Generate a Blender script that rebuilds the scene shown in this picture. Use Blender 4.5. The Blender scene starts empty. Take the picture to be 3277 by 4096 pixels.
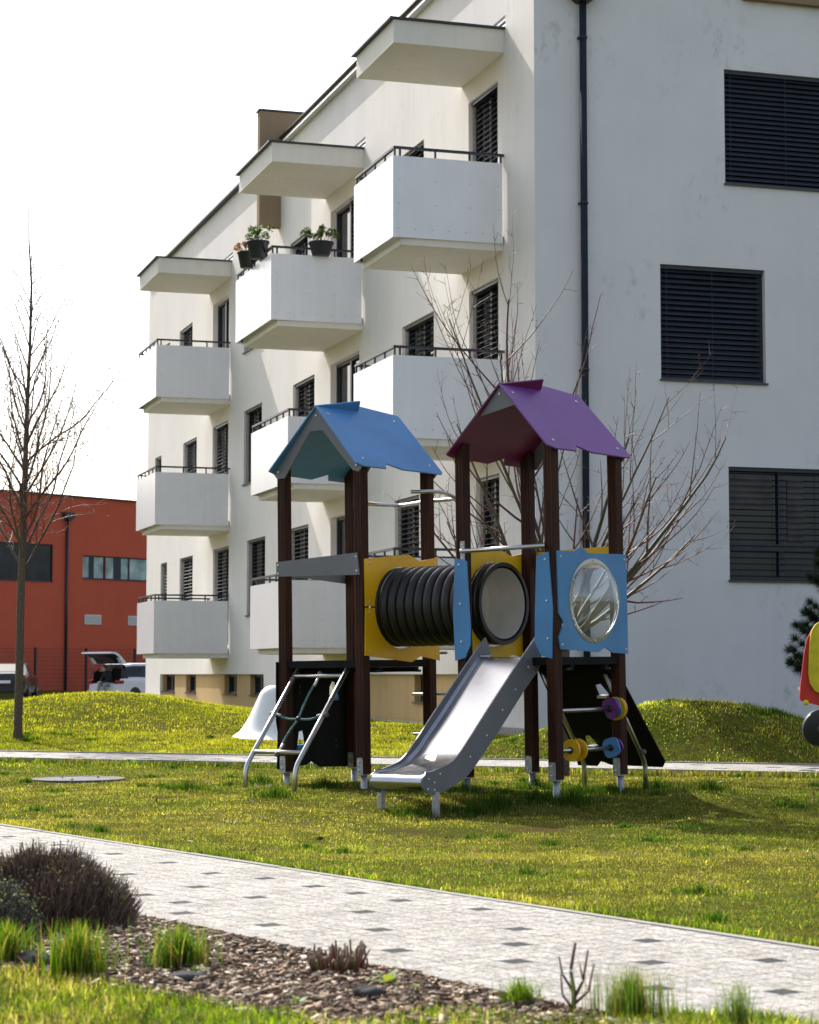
import bpy, bmesh, math, random
import numpy as np
from mathutils import Vector, Matrix, Euler
random.seed(7); rng = np.random.default_rng(11)
R = math.radians
S = bpy.context.scene
COL = S.collection

# ------------------------------------------------------------------ materials
MATS = {}
def newmat(name):
    m = bpy.data.materials.new(name); m.use_nodes = True
    nt = m.node_tree; nt.nodes.clear()
    out = nt.nodes.new('ShaderNodeOutputMaterial')
    MATS[name] = m
    return m, nt, out
def N(nt, t, **kw):
    n = nt.nodes.new(t)
    for k, v in kw.items():
        if k in n.inputs: n.inputs[k].default_value = v
        else: setattr(n, k, v)
    return n
def noise(nt, vec, scale, detail=4, rough=.55):
    n = N(nt, 'ShaderNodeTexNoise'); n.inputs['Scale'].default_value = scale
    n.inputs['Detail'].default_value = detail; n.inputs['Roughness'].default_value = rough
    if vec is not None: nt.links.new(vec, n.inputs['Vector'])
    return n
def ramp(nt, fac, stops):
    r = N(nt, 'ShaderNodeValToRGB'); e = r.color_ramp.elements
    while len(e) < len(stops): e.new(.5)
    for i, (p, c) in enumerate(stops):
        e[i].position = p; e[i].color = tuple(c) + (1,) if len(c) == 3 else c
    nt.links.new(fac, r.inputs['Fac']); return r
def scaled(nt, sx, sy, sz, coord='Object'):
    tc = N(nt, 'ShaderNodeTexCoord'); mp = N(nt, 'ShaderNodeMapping')
    mp.inputs['Scale'].default_value = (sx, sy, sz)
    nt.links.new(tc.outputs[coord], mp.inputs['Vector']); return mp.outputs['Vector']
def mixc(nt, fac, a, b, mode='MIX'):
    m = N(nt, 'ShaderNodeMix'); m.data_type = 'RGBA'; m.blend_type = mode
    for s, v in ((0, fac), (6, a), (7, b)):
        if hasattr(v, 'is_linked') or hasattr(v, 'links'): nt.links.new(v, m.inputs[s])
        else: m.inputs[s].default_value = v if s == 0 else (tuple(v) + (1,) if len(v) == 3 else v)
    return m.outputs[2]
def bump(nt, h, strength, dist=.01):
    b = N(nt, 'ShaderNodeBump'); b.inputs['Strength'].default_value = strength
    b.inputs['Distance'].default_value = dist; nt.links.new(h, b.inputs['Height']); return b.outputs['Normal']
def bsdf(nt, out, color=None, rough=.5, metal=0, spec=.5, normal=None):
    p = N(nt, 'ShaderNodeBsdfPrincipled')
    if color is not None:
        if hasattr(color, 'links'): nt.links.new(color, p.inputs['Base Color'])
        else: p.inputs['Base Color'].default_value = tuple(color) + (1,)
    if hasattr(rough, 'links'): nt.links.new(rough, p.inputs['Roughness'])
    else: p.inputs['Roughness'].default_value = rough
    p.inputs['Metallic'].default_value = metal
    p.inputs['Specular IOR Level'].default_value = spec
    if normal is not None: nt.links.new(normal, p.inputs['Normal'])
    nt.links.new(p.outputs[0], out.inputs[0]); return p

def simple(name, col, rough=.5, metal=0, var=.15, nscale=6, bumps=0, bscale=200, spec=.5):
    m, nt, out = newmat(name)
    v = scaled(nt, 1, 1, 1)
    n = noise(nt, v, nscale, 5)
    c = ramp(nt, n.outputs['Fac'], [(.3, [x*(1-var) for x in col]), (.7, [min(1, x*(1+var)) for x in col])])
    rn = noise(nt, v, nscale*3.3, 4)
    rr = N(nt, 'ShaderNodeMapRange'); rr.inputs[3].default_value = max(.03, rough-.08); rr.inputs[4].default_value = min(1, rough+.1)
    nt.links.new(rn.outputs['Fac'], rr.inputs[0])
    nm = None
    if bumps:
        b = noise(nt, v, bscale, 3); nm = bump(nt, b.outputs['Fac'], bumps, .003)
    bsdf(nt, out, c.outputs[0], rr.outputs[0], metal, spec, nm)
    return m

def plaster(name, col, dirt=.2, streak=.08):
    m, nt, out = newmat(name)
    v = scaled(nt, 1, 1, 1)
    n1 = noise(nt, v, .7, 6, .6)
    c = ramp(nt, n1.outputs['Fac'], [(.3, [x*(1-.07) for x in col]), (.7, [x*1.03 for x in col])]).outputs[0]
    vs = scaled(nt, 5, 5, .12)
    n2 = noise(nt, vs, 1.6, 5, .6)
    st = ramp(nt, n2.outputs['Fac'], [(.35, (1-streak,)*3), (.62, (1, 1, 1))]).outputs[0]
    c = mixc(nt, 1.0, c, st, 'MULTIPLY')
    # weather stains: blotches broken by a finer noise
    n3 = noise(nt, v, .85, 2, .5); n4 = noise(nt, scaled(nt, 1, 1, .6), 5, 7, .7)
    a = ramp(nt, n3.outputs['Fac'], [(.53, (0, 0, 0)), (.66, (1, 1, 1))]).outputs[0]
    b = ramp(nt, n4.outputs['Fac'], [(.52, (0, 0, 0)), (.68, (1, 1, 1))]).outputs[0]
    f = mixc(nt, 1.0, a, b, 'MULTIPLY')
    c2 = mixc(nt, dirt, c, (.13, .12, .10))
    mx = N(nt, 'ShaderNodeMix'); mx.data_type = 'RGBA'
    nt.links.new(f, mx.inputs[0]); nt.links.new(c, mx.inputs[6]); nt.links.new(c2, mx.inputs[7])
    fb = noise(nt, v, 90, 4, .7); 
    bsdf(nt, out, mx.outputs[2], .92, 0, .2, bump(nt, fb.outputs['Fac'], .35, .006))
    return m

M_WALL = plaster('cream_plaster', (.82, .775, .735), .14, .05)
M_END = plaster('shaded_end_plaster', (.72, .715, .73), .42, .018)  # facade plaster greyed and cooled, the end wall's shade put into its colour
M_PLINTH = plaster('ochre_plaster', (.56, .39, .185), .2, .08)
M_FIN = plaster('brown_plaster', (.27, .20, .125), .1, .05)
M_RED = plaster('red_plaster', (.56, .11, .06), .1, .05)
M_SLAB = plaster('slab_render', (.76, .73, .675), .14, .05)
M_PANEL = None
def panelmat(name='white_cladding'):
    m, nt, out = newmat(name)
    v = scaled(nt, 1, 1, 1)
    st = noise(nt, scaled(nt, 7, 7, .5), 1.5, 5, .6)
    c = ramp(nt, st.outputs['Fac'], [(.25, (.76, .765, .80)), (.7, (.81, .81, .845))]).outputs[0]
    n = noise(nt, v, 1.3, 4)
    c = mixc(nt, 1.0, c, ramp(nt, n.outputs['Fac'], [(.3, (.94,)*3), (.7, (1, 1, 1))]).outputs[0], 'MULTIPLY')
    dr = noise(nt, scaled(nt, 16, 16, .5), 2.2, 6, .7)
    c = mixc(nt, 1.0, c, ramp(nt, dr.outputs['Fac'], [(.28, (.90, .89, .87)), (.42, (1, 1, 1))]).outputs[0], 'MULTIPLY')
    bsdf(nt, out, c, .30, 0, .7, bump(nt, n.outputs['Fac'], .05, .02)); return m
M_PANEL = panelmat()
M_DARK = simple('anthracite_metal', (.028, .032, .042), .42, .3, .15, 5)
M_BLACK = simple('black_frame', (.012, .012, .014), .5, 0, .2, 5)
M_SLAT = simple('blind_slat', (.020, .026, .040), .42, .2, .12, 9)
M_SLATL = simple('blind_slat_light', (.065, .07, .075), .42, .3, .12, 9)
M_ALU = simple('bright_flashing', (.62, .63, .64), .35, .6, .08, 8)
M_SILL = simple('sill_metal', (.05, .055, .065), .4, .4, .1, 8)
def glass(name, col=(.02, .025, .03)):
    m, nt, out = newmat(name)
    n = noise(nt, scaled(nt, 1, 1, 1), 1.1, 3)
    c = ramp(nt, n.outputs['Fac'], [(.35, col), (.7, [x*2.5 for x in col])]).outputs[0]
    bsdf(nt, out, c, .06, 0, .32, bump(nt, n.outputs['Fac'], .03, .02)); return m
M_GLASS = glass('window_glass', (.010, .013, .017))
M_CURT_REFL = simple('pale_curtain_reflection', (.10, .10, .105), .8, 0, .3, 3)
M_PALEGLASS = glass('pale_glass', (.20, .27, .26))

def woodmat():
    m, nt, out = newmat('dark_stained_wood')
    g = noise(nt, scaled(nt, 60, 60, 1.6), 1.5, 6, .65)
    v = scaled(nt, 1, 1, 1); n = noise(nt, v, 3, 4)
    c = ramp(nt, g.outputs['Fac'], [(.3, (.014, .006, .0045)), (.7, (.075, .028, .015))]).outputs[0]
    c = mixc(nt, 1.0, c, ramp(nt, n.outputs['Fac'], [(.3, (.75,)*3), (.7, (1.25, 1.15, 1.1))]).outputs[0], 'MULTIPLY')
    bsdf(nt, out, c, .55, 0, .15, bump(nt, g.outputs['Fac'], .4, .003)); return m
M_WOOD = woodmat()
def hdpe(name, col):
    m, nt, out = newmat(name)
    v = scaled(nt, 1, 1, 1)
    n = noise(nt, v, 2.2, 4); f = noise(nt, v, 260, 2, .6)
    c = ramp(nt, n.outputs['Fac'], [(.3, [x*.86 for x in col]), (.7, [min(1, x*1.1) for x in col])]).outputs[0]
    c = mixc(nt, 1.0, c, ramp(nt, f.outputs['Fac'], [(.35, (.8,)*3), (.65, (1.15,)*3)]).outputs[0], 'MULTIPLY')
    s = noise(nt, v, 6, 8, .8)
    c = mixc(nt, ramp(nt, s.outputs['Fac'], [(.6, (0, 0, 0)), (.78, (.25,)*3)]).outputs[0], c, [min(1, x*.5+.06) for x in col])
    bsdf(nt, out, c, .42, 0, .5, bump(nt, f.outputs['Fac'], .35, .0015)); return m
M_BLUE = hdpe('blue_board', (.060, .235, .50))
M_PURPLE = hdpe('purple_board', (.165, .034, .25))
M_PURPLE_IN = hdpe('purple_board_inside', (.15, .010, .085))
M_YELLOW = hdpe('yellow_board', (.80, .46, .006))
M_GREY = hdpe('grey_board', (.15, .155, .175))
M_BOARD = simple('black_board', (.009, .009, .010), .75, 0, .2, 8, .2, 120, .15)
M_EDGE = simple('board_edge', (.012, .014, .02), .5, 0, .1, 20)
def steel(name, col=(.55, .55, .54), rough=.28, sx=1, sy=1, sz=40, b=.15):
    m, nt, out = newmat(name)
    n = noise(nt, scaled(nt, sx, sy, sz), 6, 4, .6); w = noise(nt, scaled(nt, 1, 1, 1), 9, 6, .7)
    rr = N(nt, 'ShaderNodeMapRange'); rr.inputs[3].default_value = rough-.03; rr.inputs[4].default_value = rough+.07
    nt.links.new(w.outputs['Fac'], rr.inputs[0])
    c = ramp(nt, w.outputs['Fac'], [(.3, [x*.85 for x in col]), (.7, col)]).outputs[0]
    bsdf(nt, out, c, rr.outputs[0], 1, .5, bump(nt, n.outputs['Fac'], b, .001)); return m
M_STEEL = steel('stainless_tube')
M_CHUTE = steel('brushed_chute', (.44, .45, .47), .22, 1.2, 60, 1.2, .05)
M_GALV = simple('galvanised_steel', (.42, .43, .44), .5, .75, .3, 40)
M_RUBBER = simple('black_tunnel_plastic', (.007, .007, .008), .42, 0, .3, 12, .1, 90)
M_LINER = simple('pale_tunnel_lining', (.50, .48, .43), .4, 0, .08, 5)
M_CAP = simple('grey_cap', (.10, .105, .11), .45, 0, .1, 8)
def ropemat():
    m, nt, out = newmat('teal_rope')
    w = N(nt, 'ShaderNodeTexWave'); w.inputs['Scale'].default_value = 45; w.inputs['Distortion'].default_value = .5
    w.bands_direction = 'DIAGONAL'; nt.links.new(scaled(nt, 1, 1, 1), w.inputs['Vector'])
    c = ramp(nt, w.outputs['Fac'], [(.15, (.03, .07, .075)), (.5, (.14, .30, .31))]).outputs[0]
    bsdf(nt, out, c, .7, 0, .3, bump(nt, w.outputs['Fac'], .8, .004)); return m
M_ROPE = ropemat()
def clearmat():
    m, nt, out = newmat('clear_bubble')
    g = N(nt, 'ShaderNodeBsdfGlossy'); g.inputs['Roughness'].default_value = .04; g.inputs['Color'].default_value = (.9, .95, 1, 1)
    t = N(nt, 'ShaderNodeBsdfTransparent'); t.inputs['Color'].default_value = (.86, .9, .9, 1)
    f = N(nt, 'ShaderNodeLayerWeight'); f.inputs['Blend'].default_value = .55
    sc = noise(nt, scaled(nt, 40, 1, 4), 3, 8, .8)
    sr = ramp(nt, sc.outputs['Fac'], [(.50, (.16,)*3), (.66, (.22,)*3), (.76, (.55,)*3)]).outputs[0]
    d = N(nt, 'ShaderNodeBsdfDiffuse'); d.inputs['Color'].default_value = (.8, .82, .82, 1)  # milky veil stands in for reflected sky, besides the scratches
    a = N(nt, 'ShaderNodeMixShader'); nt.links.new(f.outputs['Fresnel'], a.inputs[0]); nt.links.new(t.outputs[0], a.inputs[1]); nt.links.new(g.outputs[0], a.inputs[2])
    b = N(nt, 'ShaderNodeMixShader'); nt.links.new(sr, b.inputs[0]); nt.links.new(a.outputs[0], b.inputs[1]); nt.links.new(d.outputs[0], b.inputs[2])
    nt.links.new(b.outputs[0], out.inputs[0]); return m
M_CLEAR = clearmat()

def attrmat(name, rough=.6, trans=.35, var=.0, spec=.3):
    """colour from the mesh's own colour attribute, with some light passing through"""
    m, nt, out = newmat(name)
    a = N(nt, 'ShaderNodeVertexColor'); a.layer_name = 'col'
    p = N(nt, 'ShaderNodeBsdfPrincipled'); p.inputs['Roughness'].default_value = rough
    p.inputs['Specular IOR Level'].default_value = spec
    nt.links.new(a.outputs[0], p.inputs['Base Color'])
    if trans > 0:
        t = N(nt, 'ShaderNodeBsdfTranslucent')
        bright = mixc(nt, 1.0, a.outputs[0], (1.6, 1.65, .55), 'MULTIPLY')
        nt.links.new(bright, t.inputs['Color'])
        mx = N(nt, 'ShaderNodeMixShader'); mx.inputs[0].default_value = trans
        nt.links.new(p.outputs[0], mx.inputs[1]); nt.links.new(t.outputs[0], mx.inputs[2])
        nt.links.new(mx.outputs[0], out.inputs[0])
    else: nt.links.new(p.outputs[0], out.inputs[0])
    return m
M_GRASS = attrmat('grass_blade', .6, .5, spec=.12)
M_CHIP = attrmat('bark_chip', .75, 0)
M_TWIG = attrmat('bare_twig', .55, 0, spec=.4)
M_LEAF = attrmat('leaf', .5, .4)

WORN = [(.05, 14.85, .75), (.9, 15.2, .6), (-1.95, 17.2, .4), (-1.2, 17.0, .35), (1.1, 17.6, .5), (-.3, 18.6, .7), (-2.2, 10.9, .5), (1.9, 8.0, .45)]
def groundmat():
    m, nt, out = newmat('lawn_soil')
    v = scaled(nt, 1, 1, 1)
    n1 = noise(nt, v, .45, 5, .6); n2 = noise(nt, v, 14, 8, .75); n3 = noise(nt, v, 2.6, 5, .6)
    c = ramp(nt, n2.outputs['Fac'], [(.30, (.024, .024, .008)), (.48, (.070, .072, .014)), (.6, (.130, .124, .026)), (.75, (.22, .19, .065))]).outputs[0]
    c = mixc(nt, ramp(nt, n3.outputs['Fac'], [(.4, (0, 0, 0)), (.65, (.6,)*3)]).outputs[0], c, (.055, .080, .012))
    c = mixc(nt, ramp(nt, n1.outputs['Fac'], [(.45, (0, 0, 0)), (.7, (.5,)*3)]).outputs[0], c, (.11, .10, .03))
    for px_, py_, r_ in WORN:
        tc = N(nt, 'ShaderNodeTexCoord'); mp = N(nt, 'ShaderNodeMapping'); mp.inputs['Location'].default_value = (-px_/r_, -py_/(r_*.8), 0); mp.inputs['Scale'].default_value = (1/r_, 1/(r_*.8), 0)
        nt.links.new(tc.outputs['Object'], mp.inputs['Vector']); ln = N(nt, 'ShaderNodeVectorMath'); ln.operation = 'LENGTH'; nt.links.new(mp.outputs[0], ln.inputs[0])
        ad = N(nt, 'ShaderNodeMath'); ad.operation = 'ADD'; nt.links.new(ln.outputs['Value'], ad.inputs[0]); nt.links.new(n3.outputs['Fac'], ad.inputs[1])
        fa_ = ramp(nt, ad.outputs[0], [(.55, (1, 1, 1)), (1.0, (0, 0, 0))]).outputs[0]
        c = mixc(nt, fa_, c, (.085, .052, .030))
    bsdf(nt, out, c, 1.0, 0, .0, bump(nt, n2.outputs['Fac'], .6, .03)); return m
M_GROUND = groundmat()
M_SOIL = simple('dark_soil', (.055, .035, .022), .95, 0, .5, 18, .8, 60, .1)
M_ASPH = simple('asphalt', (.06, .06, .062), .85, 0, .2, 4, .3, 80)
M_KERB = simple('concrete_kerb', (.33, .31, .28), .85, 0, .12, 9, .4, 150, .2)
def pavemat(name, lo, hi, vs=110):
    m, nt, out = newmat(name)
    v = scaled(nt, 1, 1, 1)
    f = noise(nt, v, vs, 5, .75); n = noise(nt, v, 2.2, 5)
    c = ramp(nt, f.outputs['Fac'], [(.32, lo), (.6, hi)]).outputs[0]
    c = mixc(nt, 1.0, c, ramp(nt, n.outputs['Fac'], [(.3, (.86, .85, .83)), (.7, (1.06, 1.05, 1.03))]).outputs[0], 'MULTIPLY')
    vo = N(nt, 'ShaderNodeTexVoronoi'); vo.inputs['Scale'].default_value = 150; nt.links.new(v, vo.inputs['Vector'])
    c = mixc(nt, 1.0, c, ramp(nt, vo.outputs['Color'], [(.15, (.62,)*3), (.45, (1, 1, 1)), (.9, (1.2,)*3)]).outputs[0], 'MULTIPLY')
    st = noise(nt, v, 6, 8, .75); c = mixc(nt, 1.0, c, ramp(nt, st.outputs['Fac'], [(.34, (.80, .79, .77)), (.55, (1, 1, 1))]).outputs[0], 'MULTIPLY')
    a = N(nt, 'ShaderNodeVertexColor'); a.layer_name = 'col'
    c = mixc(nt, 1.0, c, a.outputs[0], 'MULTIPLY')
    bsdf(nt, out, c, .8, 0, .25, bump(nt, f.outputs['Fac'], .9, .010)); return m
M_PAVE = pavemat('pale_sett', (.17, .165, .155), (.68, .66, .63), 60)
M_PAVED = pavemat('dark_sett', (.010, .012, .015), (.075, .082, .095), 75)
M_JOINT = simple('joint_sand', (.15, .145, .13), .95, 0, .3, 60, .4, 200, .1)
def barkmat(name, a, b):
    m, nt, out = newmat(name)
    g = noise(nt, scaled(nt, 9, 9, 22), 2.5, 6, .7); l = noise(nt, scaled(nt, 1, 1, 1), 4, 5)
    c = ramp(nt, g.outputs['Fac'], [(.3, a), (.7, b)]).outputs[0]
    c = mixc(nt, ramp(nt, l.outputs['Fac'], [(.5, (0, 0, 0)), (.68, (.5,)*3)]).outputs[0], c, (.10, .11, .03))
    bsdf(nt, out, c, .85, 0, .2, bump(nt, g.outputs['Fac'], .7, .01)); return m
M_BARK = barkmat('grey_bark', (.045, .032, .024), (.17, .13, .10))
M_CARW = simple('white_car_paint', (.62, .63, .65), .22, 0, .03, 2)
M_CARB = simple('black_car_paint', (.010, .011, .014), .2, .2, .1, 2)
M_TYRE = simple('rubber_tyre', (.014, .014, .015), .7, 0, .3, 20, .3, 80)
M_TAIL = simple('red_lens', (.22, .010, .01), .2, 0, .1, 5)
M_SKIN = simple('skin', (.42, .21, .14), .55, 0, .1, 20)
M_CLOTH = simple('black_cloth', (.012, .012, .014), .85, 0, .3, 20, .4, 60)
M_JEANS = simple('grey_trousers', (.22, .23, .25), .85, 0, .2, 20, .4, 60)
M_HAIR = simple('dark_hair', (.012, .008, .006), .6, 0, .3, 30)
M_POT = simple('dark_pot', (.022, .026, .034), .45, 0, .2, 10)
M_WHITEFG = simple('white_fibreglass', (.80, .80, .79), .35, 0, .03, 2)
M_TRED = simple('toy_red', (.55, .012, .012), .35, 0, .15, 8)
M_TYEL = simple('toy_yellow', (.66, .56, .01), .4, 0, .18, 9)
M_TBLK = simple('toy_black', (.02, .024, .032), .5, 0, .3, 12)
M_PLATEW = simple('number_plate', (.75, .76, .76), .4, 0, .05, 5)
M_PLATEB = simple('plate_blue', (.02, .08, .40), .4, 0, .05, 5)
M_STONE = simple('slate_stone', (.06, .06, .062), .9, 0, .3, 12, .4, 60, .1)
M_MANH = None
def manhole():
    m, nt, out = newmat('cast_iron')
    ch = N(nt, 'ShaderNodeTexChecker'); ch.inputs['Scale'].default_value = 28
    nt.links.new(scaled(nt, 1, 1, 1), ch.inputs['Vector'])
    n = noise(nt, scaled(nt, 1, 1, 1), 12, 5)
    c = ramp(nt, n.outputs['Fac'], [(.3, (.06, .062, .066)), (.7, (.14, .145, .15))]).outputs[0]
    bsdf(nt, out, c, .75, .1, .3, bump(nt, ch.outputs['Fac'], .9, .01)); return m
M_MANH = manhole()

# ------------------------------------------------------------------ object helpers
def tag(o, label=None, cat=None, group=None, kind=None):
    if label: o['label'] = label
    if cat: o['category'] = cat
    if group: o['group'] = group
    if kind: o['kind'] = kind
    return o
def empty(name, M=None, label=None, cat=None, group=None):
    o = bpy.data.objects.new(name, None); COL.objects.link(o); o.empty_display_size = .3
    if M is not None: o.matrix_world = M
    return tag(o, label, cat, group)
def link(name, me, mats, parent=None, smooth=False):
    for m in (mats if isinstance(mats, (list, tuple)) else [mats]):
        if len(me.materials) < (len(mats) if isinstance(mats, (list, tuple)) else 1): me.materials.append(m)
    o = bpy.data.objects.new(name, me); COL.objects.link(o)
    if parent is not None: o.parent = parent
    if smooth: me.polygons.foreach_set('use_smooth', [True]*len(me.polygons))
    return o

class MB:
    """collects shapes into ONE mesh"""
    def __init__(s): s.v = []; s.f = []; s.m = []; s.sm = []; s.c = []; s.usec = False
    def add(s, vs, fs, mi=0, smooth=False, col=None):
        o = len(s.v); s.v.extend([tuple(v) for v in vs])
        for f in fs: s.f.append(tuple(i+o for i in f)); s.m.append(mi); s.sm.append(smooth)
        if col is not None: s.usec = True
        s.c.extend([col or (1, 1, 1)]*len(vs))
    def box(s, x0, x1, y0, y1, z0, z1, mi=0, M=None, bev=0):
        if bev:
            bm = bmesh.new(); bmesh.ops.create_cube(bm, size=1)
            for v in bm.verts:
                v.co = Vector(((x0+x1)/2+v.co.x*(x1-x0), (y0+y1)/2+v.co.y*(y1-y0), (z0+z1)/2+v.co.z*(z1-z0)))
            bmesh.ops.bevel(bm, geom=bm.edges[:], offset=bev, segments=2, affect='EDGES', profile=.7)
            s.bm(bm, mi, M); return
        vs = [(x, y, z) for z in (z0, z1) for y in (y0, y1) for x in (x0, x1)]
        if M is not None: vs = [M @ Vector(v) for v in vs]
        s.add(vs, [(0, 2, 3, 1), (4, 5, 7, 6), (0, 1, 5, 4), (2, 6, 7, 3), (0, 4, 6, 2), (1, 3, 7, 5)], mi)
    def bm(s, bm, mi=0, M=None, smooth=False):
        bm.verts.index_update()
        vs = [(M @ v.co) if M is not None else v.co.copy() for v in bm.verts]
        s.add(vs, [tuple(v.index for v in f.verts) for f in bm.faces], mi, smooth); bm.free()
    def tube(s, pts, r, n=8, mi=0, cap=True, smooth=True, col=None):
        pts = [Vector(p) for p in pts]
        if not hasattr(r, '__len__'): r = [r]*len(pts)
        vs = []; ref = None
        for i, p in enumerate(pts):
            t = (pts[min(i+1, len(pts)-1)]-pts[max(i-1, 0)])
            if t.length < 1e-9: t = Vector((0, 0, 1))
            t.normalize()
            if ref is None:
                ref = Vector((0, 0, 1)) if abs(t.z) < .9 else Vector((1, 0, 0))
            a = (ref - t*ref.dot(t)).normalized(); b = t.cross(a); ref = a
            for k in range(n):
                an = 2*math.pi*k/n; vs.append(p+(a*math.cos(an)+b*math.sin(an))*r[i])
        fs = [(i*n+k, i*n+(k+1) % n, (i+1)*n+(k+1) % n, (i+1)*n+k) for i in range(len(pts)-1) for k in range(n)]
        if cap: fs.append(tuple(range(n-1, -1, -1))); fs.append(tuple((len(pts)-1)*n+k for k in range(n)))
        s.add(vs, fs, mi, smooth, col)
    def lathe(s, prof, n=24, M=None, mi=0, smooth=True, cap=True):
        vs = [(r*math.cos(2*math.pi*k/n), r*math.sin(2*math.pi*k/n), z) for r, z in prof for k in range(n)]
        if M is not None: vs = [M @ Vector(v) for v in vs]
        L = len(prof)
        fs = [(i*n+k, i*n+(k+1) % n, (i+1)*n+(k+1) % n, (i+1)*n+k) for i in range(L-1) for k in range(n)]
        if cap: fs += [tuple(range(n-1, -1, -1)), tuple((L-1)*n+k for k in range(n))]
        s.add(vs, fs, mi, smooth)
    def sphere(s, c, r, n=12, mi=0, sc=(1, 1, 1)):
        m = n//2; prof = [(max(1e-4, math.sin(math.pi*i/m)), -math.cos(math.pi*i/m)) for i in range(m+1)]
        M = Matrix.Translation(c) @ Matrix.Diagonal((r*sc[0], r*sc[1], r*sc[2], 1))
        s.lathe(prof, n, M, mi, True, False)
    def prism(s, poly, axis, a, b, mi=0, mi_side=None):
        """poly: 2-D points; extruded along axis (0,1,2) from a to b"""
        def P(p, t): return {0: (t, p[0], p[1]), 1: (p[0], t, p[1]), 2: (p[0], p[1], t)}[axis]
        n = len(poly); vs = [P(p, a) for p in poly]+[P(p, b) for p in poly]
        s.add(vs, [tuple(range(n))], mi) ; s.f[-1] = s.f[-1][::-1]
        o = len(s.v)-2*n
        s.f.append(tuple(o+n+i for i in range(n))); s.m.append(mi); s.sm.append(False)
        for i in range(n):
            s.f.append((o+i, o+(i+1) % n, o+n+(i+1) % n, o+n+i)); s.m.append(mi if mi_side is None else mi_side); s.sm.append(False)
    def build(s, name, mats, parent=None, fix=True):
        me = bpy.data.meshes.new(name); me.from_pydata(s.v, [], s.f)
        me.polygons.foreach_set('material_index', s.m); me.polygons.foreach_set('use_smooth', s.sm)
        if s.usec:
            ca = me.color_attributes.new('col', 'FLOAT_COLOR', 'POINT')
            arr = np.ones((len(s.v), 4), np.float32); arr[:, :3] = np.array(s.c, np.float32); ca.data.foreach_set('color', arr.ravel())
        if fix:
            b = bmesh.new(); b.from_mesh(me); bmesh.ops.recalc_face_normals(b, faces=b.faces[:]); b.to_mesh(me); b.free()
        me.update()
        return link(name, me, mats, parent)

def np_mesh(name, V, F, C=None, mats=None, parent=None, smooth=False, matidx=None):
    """big meshes straight from arrays; F is (n,4) or (n,3)"""
    me = bpy.data.meshes.new(name); k = F.shape[1]
    me.vertices.add(len(V)); me.vertices.foreach_set('co', V.astype(np.float32).ravel())
    me.loops.add(F.size); me.loops.foreach_set('vertex_index', F.astype(np.int32).ravel())
    me.polygons.add(len(F)); me.polygons.foreach_set('loop_start', np.arange(0, F.size, k, dtype=np.int32))
    me.polygons.foreach_set('loop_total', np.full(len(F), k, np.int32))
    if matidx is not None: me.polygons.foreach_set('material_index', matidx.astype(np.int32))
    me.update(calc_edges=True)
    if C is not None:
        ca = me.color_attributes.new('col', 'FLOAT_COLOR', 'POINT')
        arr = np.ones((len(V), 4), np.float32); arr[:, :3] = C; ca.data.foreach_set('color', arr.ravel())
    if smooth: me.polygons.foreach_set('use_smooth', np.ones(len(F), bool))
    return link(name, me, mats, parent)

def plate(name, outlines, fmap, nrm, thick, mat, edge, parent, label=None):
    """flat board with holes: 2-D outlines filled, then mapped into space by fmap(p,q) and thickened along nrm"""
    cu = bpy.data.curves.new('tmp', 'CURVE'); cu.dimensions = '2D'; cu.fill_mode = 'BOTH'; cu.extrude = .5
    for ol in outlines:
        sp = cu.splines.new('POLY'); sp.points.add(len(ol)-1)
        for i, (x, y) in enumerate(ol): sp.points[i].co = (x, y, 0, 1)
        sp.use_cyclic_u = True
    ob = bpy.data.objects.new('tmp', cu); me = bpy.data.meshes.new_from_object(ob)
    bpy.data.objects.remove(ob); bpy.data.curves.remove(cu)
    side = [abs(p.normal.z) < .5 for p in me.polygons]
    n = Vector(nrm).normalized()
    for v in me.vertices: v.co = Vector(fmap(v.co.x, v.co.y)) + n*((v.co.z)*thick)
    me.polygons.foreach_set('material_index', [1 if x else 0 for x in side])
    me.polygons.foreach_set('use_smooth', [False]*len(me.polygons))
    b = bmesh.new(); b.from_mesh(me); bmesh.ops.remove_doubles(b, verts=b.verts[:], dist=1e-5)
    bmesh.ops.recalc_face_normals(b, faces=b.faces[:]); b.to_mesh(me); b.free()
    me.name = name; me.materials.clear()
    o = link(name, me, [mat, edge], parent)
    if label: o['label'] = label
    return o
BOLT = None
def bolt(parent, loc, nrm, s=1.0, mat=None):
    global BOLT
    if BOLT is None:
        b = MB(); b.lathe([(.0105, 0), (.0105, .002), (.0075, .0055), (.003, .0065)], 10)
        BOLT = b; o = b.build('bolt', M_ALU); BOLT = o.data; bpy.data.objects.remove(o)
    o = bpy.data.objects.new('bolt', BOLT); COL.objects.link(o); o.parent = parent
    q = Vector(nrm).to_track_quat('Z', 'Y')
    o.matrix_local = Matrix.Translation(loc) @ q.to_matrix().to_4x4() @ Matrix.Scale(s, 4)
    return o
def ell(cx, cy, rx, ry, n=40): return [(cx+rx*math.cos(2*math.pi*i/n), cy+ry*math.sin(2*math.pi*i/n)) for i in range(n)]

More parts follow.
